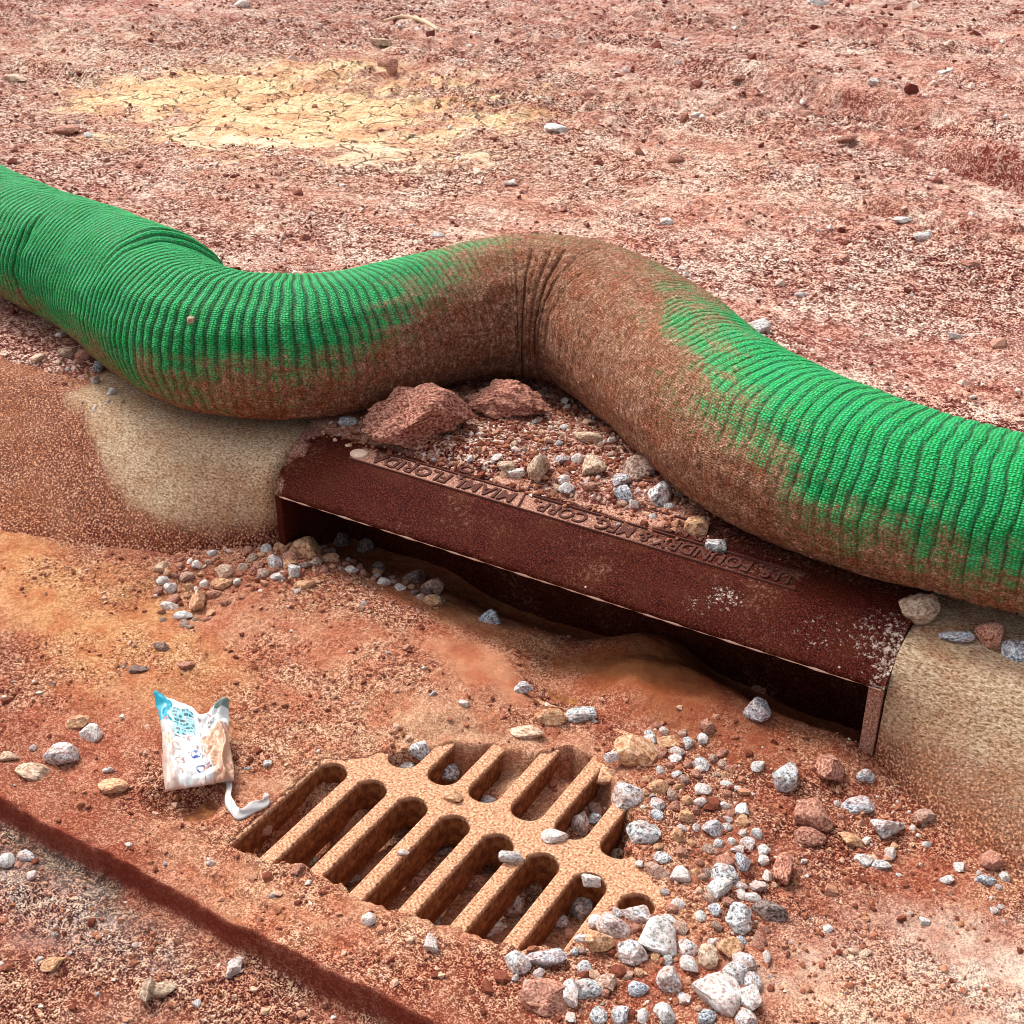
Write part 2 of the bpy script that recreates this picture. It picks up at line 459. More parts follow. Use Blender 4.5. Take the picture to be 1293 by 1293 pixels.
def mat_plain(name, col, rough=.8, spec=.3):
    m = NT(name); co = m.coord(); n1 = m.noise(co, 260, 3, .7)
    c = m.mix(m.ramp(n1, [(.4, .0), (.65, .5)]), col, tuple(min(1, v * 1.35 + .03) for v in col))
    return m.fin(c, rough, m.bump(n1, .5, .001), spec)
M['twig'] = mat_plain('dry_twig', (.62, .45, .30))
M['letter'] = mat_plain('iron_letter', (.085, .026, .018), .8, .12)
M['edge'] = mat_plain('dusty_highlit_iron_edge', (.62, .42, .32), .6, .3)  # lip highlight painted as a pale dusty tone; the boss shares it

def mat_grit(name, stops):
    m = NT(name); co = m.coord()
    c = m.ramp(m.attr('rnd'), stops, 'CONSTANT')
    n1 = m.noise(co, 500, 2, .6)
    c = m.mix(m.ramp(n1, [(.4, .55), (.6, 0.)]), c, m.mix(1., c, (.45, .3, .26), 'MULTIPLY'))
    return m.fin(c, .9, None, .15)
M['grit'] = mat_grit('mixed_grit', [(0., (.38, .145, .085)), (.36, (.22, .065, .038)), (.58, (.54, .27, .17)), (.76, (.72, .47, .33)), (.86, (.44, .20, .10)), (.94, (.80, .70, .62)), (.985, (.40, .40, .42))])
M['clods'] = mat_grit('red_crumbs', [(0., (.36, .15, .11)), (.34, (.20, .055, .04)), (.58, (.50, .27, .20)), (.74, (.78, .60, .50)), (.88, (.92, .86, .80))])

# ------------------------------------------------------------------ setting: road and gutter sheet, dirt sheet, kerbs
def axis(parts):
    out = []
    for a, b, d in parts:
        n = max(1, int(round((b - a) / d)))
        out.extend(np.linspace(a, b, n, endpoint=False))
    out.append(parts[-1][1])
    return np.array(out)

def grow(a, d, k, end, sign=1):
    out = [a]; 
    while (end - out[-1]) * sign > 0:
        out.append(out[-1] + sign * d); d *= k
    return np.array(out)

def tint_road(x, y):
    c = np.empty(x.shape + (3,)); c[:] = (.41, .140, .078)
    g = np.full(x.shape, .85)
    wob = .10 * fbm(x * 7, y * 7, 81, 3)
    def lay(k, col, gr=None):
        nonlocal c, g
        k = np.clip(k, 0, 1); c = c * (1 - k[..., None]) + np.array(col) * k[..., None]
        if gr is not None: g = g * (1 - k) + gr * k
    X, Y = x + wob, y + wob * .6
    sm = fbm(x * 3.2, y * 6.5, 82, 4, .6)
    lay(.75 * S((sm - .02) / .3), (.27, .072, .038), .8)
    lay(.6 * S((-sm - .08) / .3), (.54, .25, .13), .6)
    lay(.6 * blob(X, Y, -1.6, 1.2, .7, .2, -6, .6), (.36, .12, .06), .6)
    lay(.9 * blob(X, Y, -1.53, 1.14, .40, .12, -10, .6), (.56, .27, .105), .6)
    lay(.7 * blob(X, Y, -1.08, 1.24, .26, .12, -14, .6), (.52, .24, .135), .75)
    lay(.9 * blob(X, Y, -.71, 1.06, .27, .17, 0, .5), (.60, .34, .20), .75)
    lay(.7 * blob(X, Y, -.80, .87, .25, .06, 10, .6), (.52, .26, .145), .85)
    lay(.9 * blob(X, Y, -.13, 1.09, .17, .11, 30, .5), (.76, .62, .51), .75)
    lay(.8 * blob(X, Y, -.36, 1.25, .22, .15, -10, .6), (.28, .080, .046), .85)
    lay(.6 * blob(X, Y, -.19, 1.0, .1, .07, 30, .6), (.62, .34, .2), .9)
    lay(.85 * blob(X, Y, -1.68, 1.35, .40, .08, -4, .6), (.27, .085, .048), .6)
    # fine wet clay washed towards the throat
    lay(.95 * blob(X, Y, -.84, 1.32, .10, .055, -25, .45), (.50, .21, .11), .08)
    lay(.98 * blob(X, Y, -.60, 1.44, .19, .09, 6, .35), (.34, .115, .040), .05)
    lay(.9 * blob(X, Y, -.44, 1.385, .12, .065, 0, .4), (.29, .095, .045), .3)
    lay(.9 * blob(X, Y, -.98, 1.43, .17, .025, -4, .5), (.42, .17, .075), .2)
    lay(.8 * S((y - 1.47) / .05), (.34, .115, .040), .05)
    # base course below the slab edge
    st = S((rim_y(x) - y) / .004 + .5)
    lay(st, (.30, .115, .075), 1.)
    lay(st * .8 * blob(X, Y, -1.16, .70, .26, .05, -4, .5), (.34, .30, .28), 1.)
    lay(st * .9 * blob(X, Y, -1.10, .738, .17, .024, -2, .6), (.13, .095, .08), 1.)  # dark band under the rim: the slab edge's shade painted in
    lay(st * .7 * blob(X, Y, -1.1, .655, .05, .03, 0, .6), (.42, .06, .03), 1.)
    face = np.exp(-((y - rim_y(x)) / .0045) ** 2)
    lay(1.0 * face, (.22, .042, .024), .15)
    g = g * (.45 + .55 * S(fbm(x * 4.5, y * 7, 83, 4, .6) * 1.8 + .5)) * np.where(g > .3, 1, 1.)
    c = c * .88
    return c, g

def tint_dirt(x, y):
    c = np.empty(x.shape + (3,)); c[:] = (.47, .245, .185)
    g = np.full(x.shape, 1.0); ck = np.zeros(x.shape)
    wob = .42 * fbm(x * 2.2, y * 2.2, 91, 5, .7)
    def lay(k, col, gr=None):
        nonlocal c, g
        k = np.clip(k, 0, 1); c = c * (1 - k[..., None]) + np.array(col) * k[..., None]
        if gr is not None: g = g * (1 - k) + gr * k
    X, Y = x + wob, y + wob
    g = .55 + .45 * S(fbm(x * 1.1, y * 1.9, 96, 3, .6) * 1.6 + .5)
    dr = S((fbm(x * .9, y * 2.0, 92, 4, .6) + .12) / .4)
    lay(.6 * dr, (.64, .44, .35))
    lay(.75 * S((fbm(x * 1.2, y * 3.2, 93, 4, .65) - .02) / .3), (.34, .11, .075))
    lay(.8 * S((fbm(x * 4, y * 10, 94, 4, .7) - .14) / .2), (.26, .065, .045))
    lay(.6 * S((fbm(x * 3, y * 8, 95, 4, .7) - .2) / .2), (.74, .53, .42))
    yb = blob(X, Y, -3.12, 3.60, .82, .50, -12, .34)
    lay(.55 * blob(X, Y, -3.0, 3.6, 1.5, .9, -14, .7), (.58, .35, .21))
    lay(.95 * yb, (.80, .585, .31), .45)
    lay(.9 * blob(X, Y, -2.62, 3.20, .45, .11, -6, .5), (.82, .66, .44), .3)
    ck = np.clip(yb + blob(X, Y, -2.62, 3.20, .5, .16, -6, .5), 0, 1)
    lay(.5 * blob(X, Y, -4.4, 3.9, .6, .3, -20, .6), (.66, .47, .34))
    lay(.8 * blob(X, Y, -.78, 3.58, .36, .05, -22, .6), (.76, .58, .46), .7)
    lay(.6 * blob(X, Y, -1.35, 3.5, .5, .12, -16, .6), (.66, .45, .33), .8)
    lay(.8 * blob(x, y, -.72, 3.90, .36, .10, -25), (.34, .09, .06), .6)
    near = 1 - S((y - 1.75) / .2)
    lay(.75 * near, (.34, .13, .09))
    return c, g, ck

def sheet(name, xs, ys, hf):
    gx, gy = np.meshgrid(xs, ys)
    z = hf(gx, gy)
    me = mesh_np(name, np.stack([gx, gy, z], -1).reshape(-1, 3), grid_faces(len(ys), len(xs)))
    return me, gx, gy

xs = np.concatenate([grow(-2.35, .008, 1.09, -80, -1)[::-1][:-1], axis([(-2.35, .10, .0034)]), grow(.10, .008, 1.10, 80)[1:]])
ys = np.concatenate([grow(.44, .008, 1.12, -60, -1)[::-1][:-1], axis([(.44, .750, .0036), (.750, .776, .0011), (.776, 1.60, .0034)])])
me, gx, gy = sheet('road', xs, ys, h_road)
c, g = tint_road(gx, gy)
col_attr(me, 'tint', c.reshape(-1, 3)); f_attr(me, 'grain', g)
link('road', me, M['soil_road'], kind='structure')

xs = np.concatenate([grow(-5.2, .02, 1.12, -150, -1)[::-1][:-1], axis([(-5.2, -3.2, .011), (-3.2, .15, .0068)]), grow(.15, .012, 1.09, 150)[1:]])
ys = [1.47]; 
while ys[-1] < 8.0: ys.append(ys[-1] + max(.0048, .0034 * ys[-1]))
while ys[-1] < 220: ys.append(ys[-1] + .03 * 1.12 ** (len(ys) % 1000) if False else ys[-1] * 1.08)
ys = np.array(ys)
me, gx, gy = sheet('dirt_ground', xs, ys, h_dirt)
c, g, ck = tint_dirt(gx, gy)
col_attr(me, 'tint', c.reshape(-1, 3)); f_attr(me, 'grain', g); f_attr(me, 'crack', ck)
link('dirt_ground', me, M['soil_dirt'], kind='structure')

def curb(name, xs, left):
    pts = []
    for (y0, z0), (y1, z1) in zip(CURB[:-1], CURB[1:]):
        n = max(1, int(round(math.hypot(y1 - y0, z1 - z0) / .006)))
        for i in range(n): pts.append((y0 + (y1 - y0) * i / n, z0 + (z1 - z0) * i / n))
    pts.append(CURB[-1])
    P = np.array(pts)
    gx = np.repeat(xs[:, None], len(P), 1); py = np.repeat(P[None, :, 0], len(xs), 0).copy(); pz = np.repeat(P[None, :, 1], len(xs), 0).copy()
    arc = np.arange(len(P))[None, :] * .006 + 0 * gx
    d = .0035 * fbm(gx * 6, arc * 9, 101, 3) + .0012 * fbm(gx * 60, arc * 60, 102, 2)
    front = (py < 1.5)
    py = py - face_shift(gx, pz) * (py < 1.5)
    arc = arc - 0
    py = py + np.where(front, d, 0); pz = pz + np.where(front, d * .5, d * .6)
    if left:
        tuck = S((gx + 1.350) / .016)
        py = py + .016 * tuck; pz = pz - .020 * tuck
    V = np.stack([gx, py, pz], -1)
    me = mesh_np(name, V.reshape(-1, 3), grid_faces(len(xs), len(P))[:, ::-1])
    cap_i = (len(xs) - 1) if left else 0
    capv = V[cap_i].copy()
    hr = h_road(gx, np.minimum(py, 1.40))
    mud = 1 - S((pz - hr - .012 - .03 * fbm(gx * 9, arc * 9, 103, 3)) / .05)
    if left:
        mud = np.maximum(mud, .92 * S((-1.355 - gx - 2.7 * pz + .10 * fbm(gx * 8, arc * 8, 104, 3)) / .06))
    else:
        mud = np.maximum(mud, .8 * (1 - S((pz - .035 - .05 * fbm(gx * 7, arc * 7, 106, 3)) / .06)))
        mud = np.maximum(mud * .9, .55 * S((pz - .155) / .01) * S(fbm(gx * 20, py * 20, 105, 3) * 2 + .3))
    f_attr(me, 'mud', np.clip(mud, 0, 1))
    o = link(name, me, M['curb'], kind='structure')
    # end face towards the hood
    cm = poly_mesh('end_face', capv, [list(range(len(P)))[::(1 if left else -1)]])
    f_attr(cm, 'mud', np.full(len(P), .6))
    link('end_face', cm, M['curb'], o)
    return o
x_l = np.concatenate([grow(-2.4, .01, 1.1, -60, -1)[::-1][:-1], axis([(-2.4, -1.314, .006)])])
curb('curb', x_l, True)
x_r = np.concatenate([axis([(-.3003, .10, .005)]), grow(.10, .01, 1.1, 60)[1:]])
curb('curb', x_r, False)

# ------------------------------------------------------------------ cast-iron hood of the kerb inlet
HX0, HX1 = -1.332, -.3015
hood = link('curb_inlet_hood', None, label='dark rusted cast-iron curb inlet hood with raised lettering over the drain throat', cat='drain hood')
hood.location = (-.815, 1.42, 0)
def under(name, me, mat, parent):
    """part given in world coordinates under a thing whose Empty stands at its base"""
    o = link(name, me, mat, parent)
    o.matrix_parent_inverse.identity()
    L = parent.matrix_world.translation if False else parent.location
    o.location = (-L[0], -L[1], -L[2])
    return o

def hood_plate():
    P = []
    for (y0, z0), (y1, z1) in zip(HOOD[:-1], HOOD[1:]):
        n = max(1, int(round(math.hypot(y1 - y0, z1 - z0) / .006)))
        for i in range(n): P.append((y0 + (y1 - y0) * i / n, z0 + (z1 - z0) * i / n))
    P.append(HOOD[-1])
    inner = [(1.66, .163), (1.58, .1615), (1.50, .157), (1.46, .144), (1.4395, .128), (1.4335, .117)]
    ring = P + inner[:-1]
    R = np.array(ring); n = len(R)
    xs = np.linspace(0, 1, 180)
    V = []
    for t in xs:
        for (y, z) in ring:
            x0 = HX0 - .32 * max(0, y - 1.47) + .022 * max(0., (1.455 - y) / .037) ** 2 * (1 if z > .119 else .6)
            x = x0 + (HX1 - x0) * t
            V.append((x, y, z))
    V = np.array(V)
    d = .0012 * fbm(V[:, 0] * 12, V[:, 1] * 40, 111, 3)
    V[:, 2] += d
    F = grid_faces(len(xs), n, True).tolist()
    F.append(list(range(n))); F.append([(len(xs) - 1) * n + i for i in range(n)][::-1])
    me = poly_mesh('hood_plate', V, F, True)
    x, y = V[:, 0], V[:, 1]
    dust = .9 * S((y - 1.548 - .02 * fbm(x * 8, y * 8, 112, 3)) / .02) * S((-.62 - x) / .12) + .35 * S((y - 1.535) / .03)
    panel = S((y - 1.5015) / .003) * S((1.548 - y) / .003) * S((x + 1.235) / .01) * S((-.455 - x) / .01)
    dust = np.maximum(dust, panel * (.35 + .45 * S((-.62 - x) / .2) + .25 * fbm(x * 9, y * 30, 113, 3)))
    dust = np.maximum(dust, .7 * S((HX0 + .03 - x + .05 * fbm(x * 20, y * 30, 114, 2)) / .03))
    white = np.zeros(len(x))
    for cx, cy, rx, ry, k in ((-.545, 1.462, .034, .022, 1), (-.575, 1.445, .03, .02, .75), (-.335, 1.475, .05, .055, .95), (-.40, 1.455, .05, .035, .75), (-.312, 1.46, .022, .06, 1.15), (-.48, 1.44, .06, .02, .55), (-1.30, 1.51, .03, .025, .5), (-1.335, 1.46, .03, .03, .55)):
        white = np.maximum(white, k * blob(x, y, cx, cy, rx, ry, 0, .7))
    f_attr(me, 'dust', np.clip(dust, 0, 1)); f_attr(me, 'white', white)
    return me
under('hood_plate', hood_plate(), M['iron'], hood)

def box_mesh(name, lo, hi, bev=.0025, mud=None):
    (x0, y0, z0), (x1, y1, z1) = lo, hi
    import bmesh
    bm = bmesh.new()
    vs = [bm.verts.new((x, y, z)) for x in (x0, x1) for y in (y0, y1) for z in (z0, z1)]
    for f in ((0, 1, 3, 2), (4, 6, 7, 5), (0, 4, 5, 1), (2, 3, 7, 6), (0, 2, 6, 4), (1, 5, 7, 3)): bm.faces.new([vs[i] for i in f])
    bmesh.ops.recalc_face_normals(bm, faces=bm.faces)
    bmesh.ops.bevel(bm, geom=bm.edges[:], offset=bev, segments=2, affect='EDGES', profile=.6)
    me = bpy.data.meshes.new(name); bm.to_mesh(me); bm.free()
    return me
# dusty lip edge, its bright highlight painted on a thin bead under the nose
lip = []
nseg = 90
for i in range(nseg + 1):
    x = HX0 + .022 + (HX1 - HX0 - .026) * i / nseg
    r = .0016 + .0006 * math.sin(i * 1.7) + .0005 * math.sin(i * .63)
    for k in range(6):
        a = k * math.pi / 3
        lip.append((x, 1.4192 + r * math.cos(a), .1180 + r * math.sin(a)))
under('lip_highlight_bead', mesh_np('lip_highlight_bead', lip, grid_faces(nseg + 1, 6, True)), M['edge'], hood)
for x0, x1, du in ((HX1 - .022, HX1 - .002, .85), (HX0 + .006, HX0 + .020, .1)):
    pm = box_mesh('end_post', (x0, 1.4235, -.14), (x1, 1.60, .1155))
    n = len(pm.vertices)
    f_attr(pm, 'dust', np.full(n, du)); f_attr(pm, 'white', np.zeros(n))
    under('end_post', pm, M['iron'], hood)
bp = box_mesh('back_plate', (HX0 + .02, 1.585, -.22), (HX1 - .023, 1.603, .158))
f_attr(bp, 'dust', np.full(len(bp.vertices), .1)); f_attr(bp, 'white', np.zeros(len(bp.vertices)))
under('back_plate', bp, M['iron'], hood)

def hood_z(y):
    ys_ = [p[0] for p in HOOD[3:]]; zs_ = [p[1] for p in HOOD[3:]]
    return np.interp(y, ys_, zs_)
def lettering(txt, xa, xb, yb, height, squash=1.0):
    """raised cast letters that read from the far side; xa is where the line starts (right), xb where it ends (left)"""
    cu = bpy.data.curves.new('lettering', 'FONT'); cu.body = txt; cu.size = 1.0; cu.extrude = .5; cu.offset = .012; cu.resolution_u = 3
    ob = bpy.data.objects.new('lettering_tmp', cu); COL.objects.link(ob)
    bpy.context.view_layer.update()
    me = bpy.data.meshes.new_from_object(ob.evaluated_get(bpy.context.evaluated_depsgraph_get()))
    bpy.data.objects.remove(ob); bpy.data.curves.remove(cu)
    n = len(me.vertices); co = np.empty(n * 3, np.float32); me.vertices.foreach_get('co', co); co = co.reshape(-1, 3)
    w = co[:, 0].max() - co[:, 0].min(); hh = .72
    u = (co[:, 0] - co[:, 0].min()) / w; v = co[:, 1] / hh
    X = xa + (xb - xa) * u; Y = yb - v * height
    Z = hood_z(Y) + np.where(co[:, 2] > 0, .0019, -.001) + .0003
    co = np.stack([X, Y, Z], -1).astype(np.float32)
    me.vertices.foreach_set('co', co.ravel()); me.name = 'lettering'; me.materials.clear(); me.update()
    return under('lettering', me, M['letter'], hood)
for args in (("U.S. FOUNDRY & MFG. CORP.", -.475, -.885, 1.5355, .027), ("MIAMI, FLORIDA", -.925, -1.195, 1.5355, .027),
             ("MP NO", -.600, -.690, 1.566, .017), ("ASSY NO", -.588, -.688, 1.589, .015), ("FLOW", -.99, -1.09, 1.572, .022)):
    o = lettering(*args)
    o['label'] = 'raised cast lettering reading ' + args[0].replace('.', '').replace('&', 'and').replace(',', '')
def rail(y0, y1, x0, x1):
    ym = (y0 + y1) / 2
    z = float(hood_z(ym)) + .0005
    return under('raised_border', box_mesh('raised_border', (x0, y0, z - .003), (x1, y1, z + .0025), .0008), M['letter'], hood)
rail(1.5005, 1.5030, -1.225, -.46); rail(1.5415, 1.5440, -1.205, -.93); rail(1.5415, 1.5440, -.905, -.46)
rail(1.594, 1.5965, -.92, -.585)
def rail_y(x, y0, y1):
    z0, z1 = float(hood_z(y0)), float(hood_z(y1))
    v = []
    for yy, zz in ((y0, z0), (y1, z1)):
        for dx in (-.0013, .0013):
            for dz in (-.003, .003): v.append((x + dx - .25 * (yy - y0), yy, zz + dz))
    return under('raised_border', poly_mesh('raised_border', v, [(0, 1, 3, 2), (4, 6, 7, 5), (0, 4, 5, 1), (2, 3, 7, 6), (0, 2, 6, 4), (1, 5, 7, 3)]), M['letter'], hood)
rail_y(-.906, 1.5032, 1.5940)
# round boss at the end of the name panel
bs = []
for k, (rr, zz) in enumerate(((.014, -.002), (.0135, .0015), (.011, .003))):
    for i in range(24):
        a = i * math.pi / 12
        yy = 1.522 + rr * math.sin(a); bs.append((-1.222 + 1.15 * rr * math.cos(a), yy, float(hood_z(yy)) + zz))
bfs = grid_faces(3, 24, True).tolist(); bfs.append([48 + i for i in range(24)])
under('boss', poly_mesh('boss', bs, bfs, True), M['edge'], hood)

# ------------------------------------------------------------------ drain grate
grate = link('drain_grate', None, label='silted cast-iron drain grate with two rows of long slots set in the gutter', cat='drain grate')
grate.location = (-.70, 1.06, -.05)
PITCH, SLOT = .0644, .0440
K0, K1 = -1, 8
SX = [-.905 + PITCH * k for k in range(K0, K1 + 1)]
ROWS = [(.822, 1.047), (1.081, 1.305)]
DEP = -.052
def slot_half(cx, y0, y1, side, n=7):
    """half outline of a rounded slot from its near end to its far end, on the given side"""
    r = SLOT / 2 * .98; pts = []
    for i in range(n):
        a = math.pi / 2 * i / (n - 1)
        pts.append((cx + side * SLOT / 2 * math.sin(a), y0 + r - r * math.cos(a)))
    for i in range(n):
        a = math.pi / 2 * (1 - i / (n - 1))
        pts.append((cx + side * SLOT / 2 * math.sin(a), y1 - r + r * math.cos(a)))
    return pts
def bar_mesh(xa, xb, y0, y1):
    """bar between the slot at xa and the slot at xb (None: straight side at the frame)"""
    L = slot_half(xa, y0, y1, +1); R = slot_half(xb, y0, y1, -1)
    n = len(L)
    prof = [(.0022, -.0002), (.0008, -.0010), (0., -.0028), (-.0008, DEP * .5), (.0015, DEP)]
    V = []
    for ins, z in prof:
        for i, (x, y) in enumerate(L):
            k = 1 if 0 < i < n - 1 else 0
            V.append((x + ins * k, y, z))
        for i, (x, y) in enumerate(R):
            k = 1 if 0 < i < n - 1 else 0
            V.append((x - ins * k, y, z))
    F = []
    m = 2 * n
    for p in range(len(prof) - 1):
        for i in range(n - 1):
            F.append((p * m + i, p * m + i + 1, (p + 1) * m + i + 1, (p + 1) * m + i))
            F.append((p * m + n + i + 1, p * m + n + i, (p + 1) * m + n + i, (p + 1) * m + n + i + 1))
    for i in range(n - 1):
        F.append((i, n + i, n + i + 1, i + 1)[::1])
    b = (len(prof) - 1) * m
    for i in range(n - 1):
        F.append((b + i + 1, b + n + i + 1, b + n + i, b + i))
    return poly_mesh('bar', V, F)
import bmesh
def fix_normals(me):
    bm = bmesh.new(); bm.from_mesh(me); bmesh.ops.recalc_face_normals(bm, faces=bm.faces); bm.to_mesh(me); bm.free()
for (y0, y1) in ROWS:
    shared = bar_mesh(0, PITCH, y0, y1); fix_normals(shared)
    for k in range(len(SX) - 1):
        o = under('bar', shared, M['grate'], grate)
        o.location.x += SX[k]
xl, xr = SX[0], SX[-1]
def frame_piece(name, x0, y0, x1, y1, dz=-.012):
    return under(name, box_mesh(name, (x0, y0, DEP - .01), (x1, y1, -.0002 + dz), .0004), M['grate'], grate)
frame_piece('cross_rib', xl, ROWS[0][1] + .0001, xr, ROWS[1][0] - .0001, 0.)
frame_piece('frame_side', xl, .785, xr, ROWS[0][0] - .0001)
frame_piece('frame_side', xl, ROWS[1][1] + .0001, xr, 1.345)
for side, xe, xo in ((-1, xl, xl - .05), (1, xr, xr + .05)):
    a, b = min(xe, xo), max(xe, xo)
    frame_piece('frame_end', a + (0 if side < 0 else .0201), .785, b - (.0201 if side < 0 else 0), 1.345)

# ------------------------------------------------------------------ filter sock
CTRL = np.array([(-3.05, 2.02, .124), (-2.65, 1.885, .124), (-2.304, 1.778, .126), (-2.015, 1.715, .130), (-1.735, 1.612, .132), (-1.565, 1.567, .129), (-1.430, 1.607, .124),
                 (-1.352, 1.700, .121), (-1.302, 1.825, .122), (-1.236, 1.940, .130), (-1.148, 1.998, .135), (-1.030, 1.996, .136), (-.872, 1.900, .136),
                 (-.712, 1.772, .133), (-.553, 1.674, .131), (-.393, 1.634, .125), (-.270, 1.632, .118), (-.05, 1.65, .117), (.25, 1.70, .12)])
def catmull(P, per=40):
    out = []
    Q = np.vstack([2 * P[0] - P[1], P, 2 * P[-1] - P[-2]])
    for i in range(1, len(Q) - 2):
        p0, p1, p2, p3 = Q[i - 1:i + 3]
        for t in np.linspace(0, 1, per, endpoint=False):
            out.append(.5 * ((2 * p1) + (-p0 + p2) * t + (2 * p0 - 5 * p1 + 4 * p2 - p3) * t * t + (-p0 + 3 * p1 - 3 * p2 + p3) * t ** 3))
    out.append(P[-1]); return np.array(out)
cl = catmull(CTRL)
seg = np.hypot(np.diff(cl[:, 0]), np.diff(cl[:, 1])); sl = np.concatenate([[0], np.cumsum(seg)])
def s_of_x(xv):                      # arc length at a control point's X
    i = int(np.argmin(np.abs(cl[:, 0] - xv))); return sl[i]
S_KEYS = [0, s_of_x(-2.3), s_of_x(-1.9), s_of_x(-1.565), s_of_x(-1.352), s_of_x(-1.15), s_of_x(-.87), s_of_x(-.553), s_of_x(-.27), sl[-1]]
PER = [.0165, .0160, .0145, .0142, .0145, .0130, .0125, .0175, .0205, .0205]
fine_s = np.linspace(0, sl[-1], 6000)
per = np.interp(fine_s, S_KEYS, PER)
phase = np.concatenate([[0], np.cumsum(np.diff(fine_s) / (.5 * (per[1:] + per[:-1])))])
NR = 8
ph = np.arange(0, phase[-1], 1.0 / NR)
s_v = np.interp(ph, phase, fine_s)
cx = np.interp(s_v, sl, cl[:, 0]); cy = np.interp(s_v, sl, cl[:, 1]); cr = np.interp(s_v, sl, cl[:, 2])
tx = np.gradient(cx, s_v); ty = np.gradient(cy, s_v); tn = np.hypot(tx, ty); tx /= tn; ty /= tn
NT_ = 150
th = np.linspace(0, 2 * math.pi, NT_, endpoint=False)
SV, TH = np.meshgrid(s_v, th, indexing='ij'); PH = np.repeat(ph[:, None], NT_, 1)
CR = np.repeat(cr[:, None], NT_, 1)
# side direction: to the left of travel (away from the road); th 0 = back side, th 90 = up, th 180 = road side
nx, ny = -ty, tx
ca, sa = np.cos(TH), np.sin(TH)
xa, ya = np.cos(TH) * 3 + 50, np.sin(TH) * 3
per_s = np.interp(SV, S_KEYS, PER)
wav = .7 * pn(SV * 4, xa * .6, 121) + .14 * pn(SV * 20, ya * 1.5, 122)
fr = (PH + wav) % 1.0
wide = S((SV - s_of_x(-1.0)) / .5)
w = .19 - .09 * wide
groove = np.exp(-((fr - .5) / w) ** 2)
low = (ca * .42 + sa * .907 + 1) / 2          # 0 at the lower road side, 1 at the upper back side
MK_S = [0, s_of_x(-2.2), s_of_x(-2.0), s_of_x(-1.735), s_of_x(-1.565), s_of_x(-1.43), s_of_x(-1.352), s_of_x(-1.302), s_of_x(-1.236), s_of_x(-1.15), s_of_x(-1.036), s_of_x(-.872), s_of_x(-.80), s_of_x(-.712), s_of_x(-.63), s_of_x(-.553), s_of_x(-.48), s_of_x(-.393), s_of_x(-.27), sl[-1]]
MK_V = [.0, .06, .10, .08, .16, .30, .50, .76, .98, 1.1, 1.2, 1.08, .95, .84, .71, .56, .43, .30, .22, .15]
lvl = np.interp(SV, MK_S, MK_V)
mudn = .22 * pn(SV * 7, xa * 1.3, 131) + .16 * pn(SV * 22, ya * 3, 132) + .10 * pn(SV * 60, xa * 6, 133) + .10 * pn(PH * 1.0, xa * 1.2, 135)
mud = S((lvl - low + mudn) / .85 + .5)
mud = np.maximum(mud, .5 * S((.0 + .9 * pn(SV * 14, xa * 2.3, 134)) / .3) * S((lvl + .32 - low) / .2))
mud = np.maximum(mud, .13 * S(fbm(SV * 5, xa * 1.1, 136, 3) * 1.6 + .35))
A = .0038 * (1 - .85 * S((mud - .35) / .5)) * (.9 - .15 * wide)
disp = -A * groove
# folds and sags
disp = disp + .007 * pn(SV * 3.2, xa * .8, 141) + .004 * pn(SV * 11, ya * 1.6, 142)
sb = s_of_x(-1.76)
up_back = S((ca * .75 + sa * .66) * 1.3)
bulge = np.exp(-np.maximum(sb - SV, 0) / .16) * (1 - S((SV - sb + .02 * sa) / .05))
disp = disp + .024 * bulge * up_back
disp = disp - .010 * np.exp(-((SV - s_of_x(-2.06) - .03 * ca) / .018) ** 2) * S((-ca * .9 + .2 - sa * .4) * 1.5)
road_side = S((-ca * .95 - sa * .15 + .25) * 1.6)
for xc, wd, dp in ((-1.172, .006, .012), (-1.130, .005, .009), (-1.098, .006, .012), (-1.055, .005, .007), (-1.205, .006, .006), (-1.00, .006, .005)):
    sc_ = s_of_x(xc)
    disp = disp - .55 * dp * np.exp(-((SV - sc_ - .012 * sa - .006 * pn(TH * 2, SV * 0 + xc * 9, 143)) / wd) ** 2) * road_side
disp = disp + .003 * mud * fbm(SV * 40, xa * 9, 144, 2)
R_ = CR + disp
zc = .287
hx = np.repeat(nx[:, None], NT_, 1); hy_ = np.repeat(ny[:, None], NT_, 1)
VX = np.repeat(cx[:, None], NT_, 1) + hx * R_ * ca * 1.03
VY = np.repeat(cy[:, None], NT_, 1) + hy_ * R_ * ca * 1.03
VZ = zc + R_ * sa
flo = np.where(SV > s_of_x(-.75), .186, .170)
flo = flo + .004 * sa
soft = .012
VZ = flo + soft * np.log1p(np.exp(np.clip((VZ - flo) / soft, -40, 40)))
sock_me = mesh_np('filter_sock', np.stack([VX, VY, VZ], -1).reshape(-1, 3), grid_faces(len(s_v), NT_, True))
f_attr(sock_me, 'mud', mud); f_attr(sock_me, 'groove', groove)
uvl = sock_me.uv_layers.new(name='weave')
lv = np.empty(len(sock_me.loops), np.int32); sock_me.loops.foreach_get('vertex_index', lv)
thl = TH.reshape(-1)[lv]
quad0 = thl.reshape(-1, 4); quad0 = np.where((quad0.max(1) - quad0.min(1) > 3)[:, None] & (quad0 < 1), quad0 + 2 * math.pi, quad0)
uu = (PH.reshape(-1)[lv]) * 4.0; vv = quad0.reshape(-1) * .13 / .0036
uvl.data.foreach_set('uv', np.stack([uu, vv], -1).astype(np.float32).ravel())
sock = link('filter_sock', sock_me, M['sock'], label='long green ribbed mesh filter sock smeared with mud behind the drain', cat='filter sock')

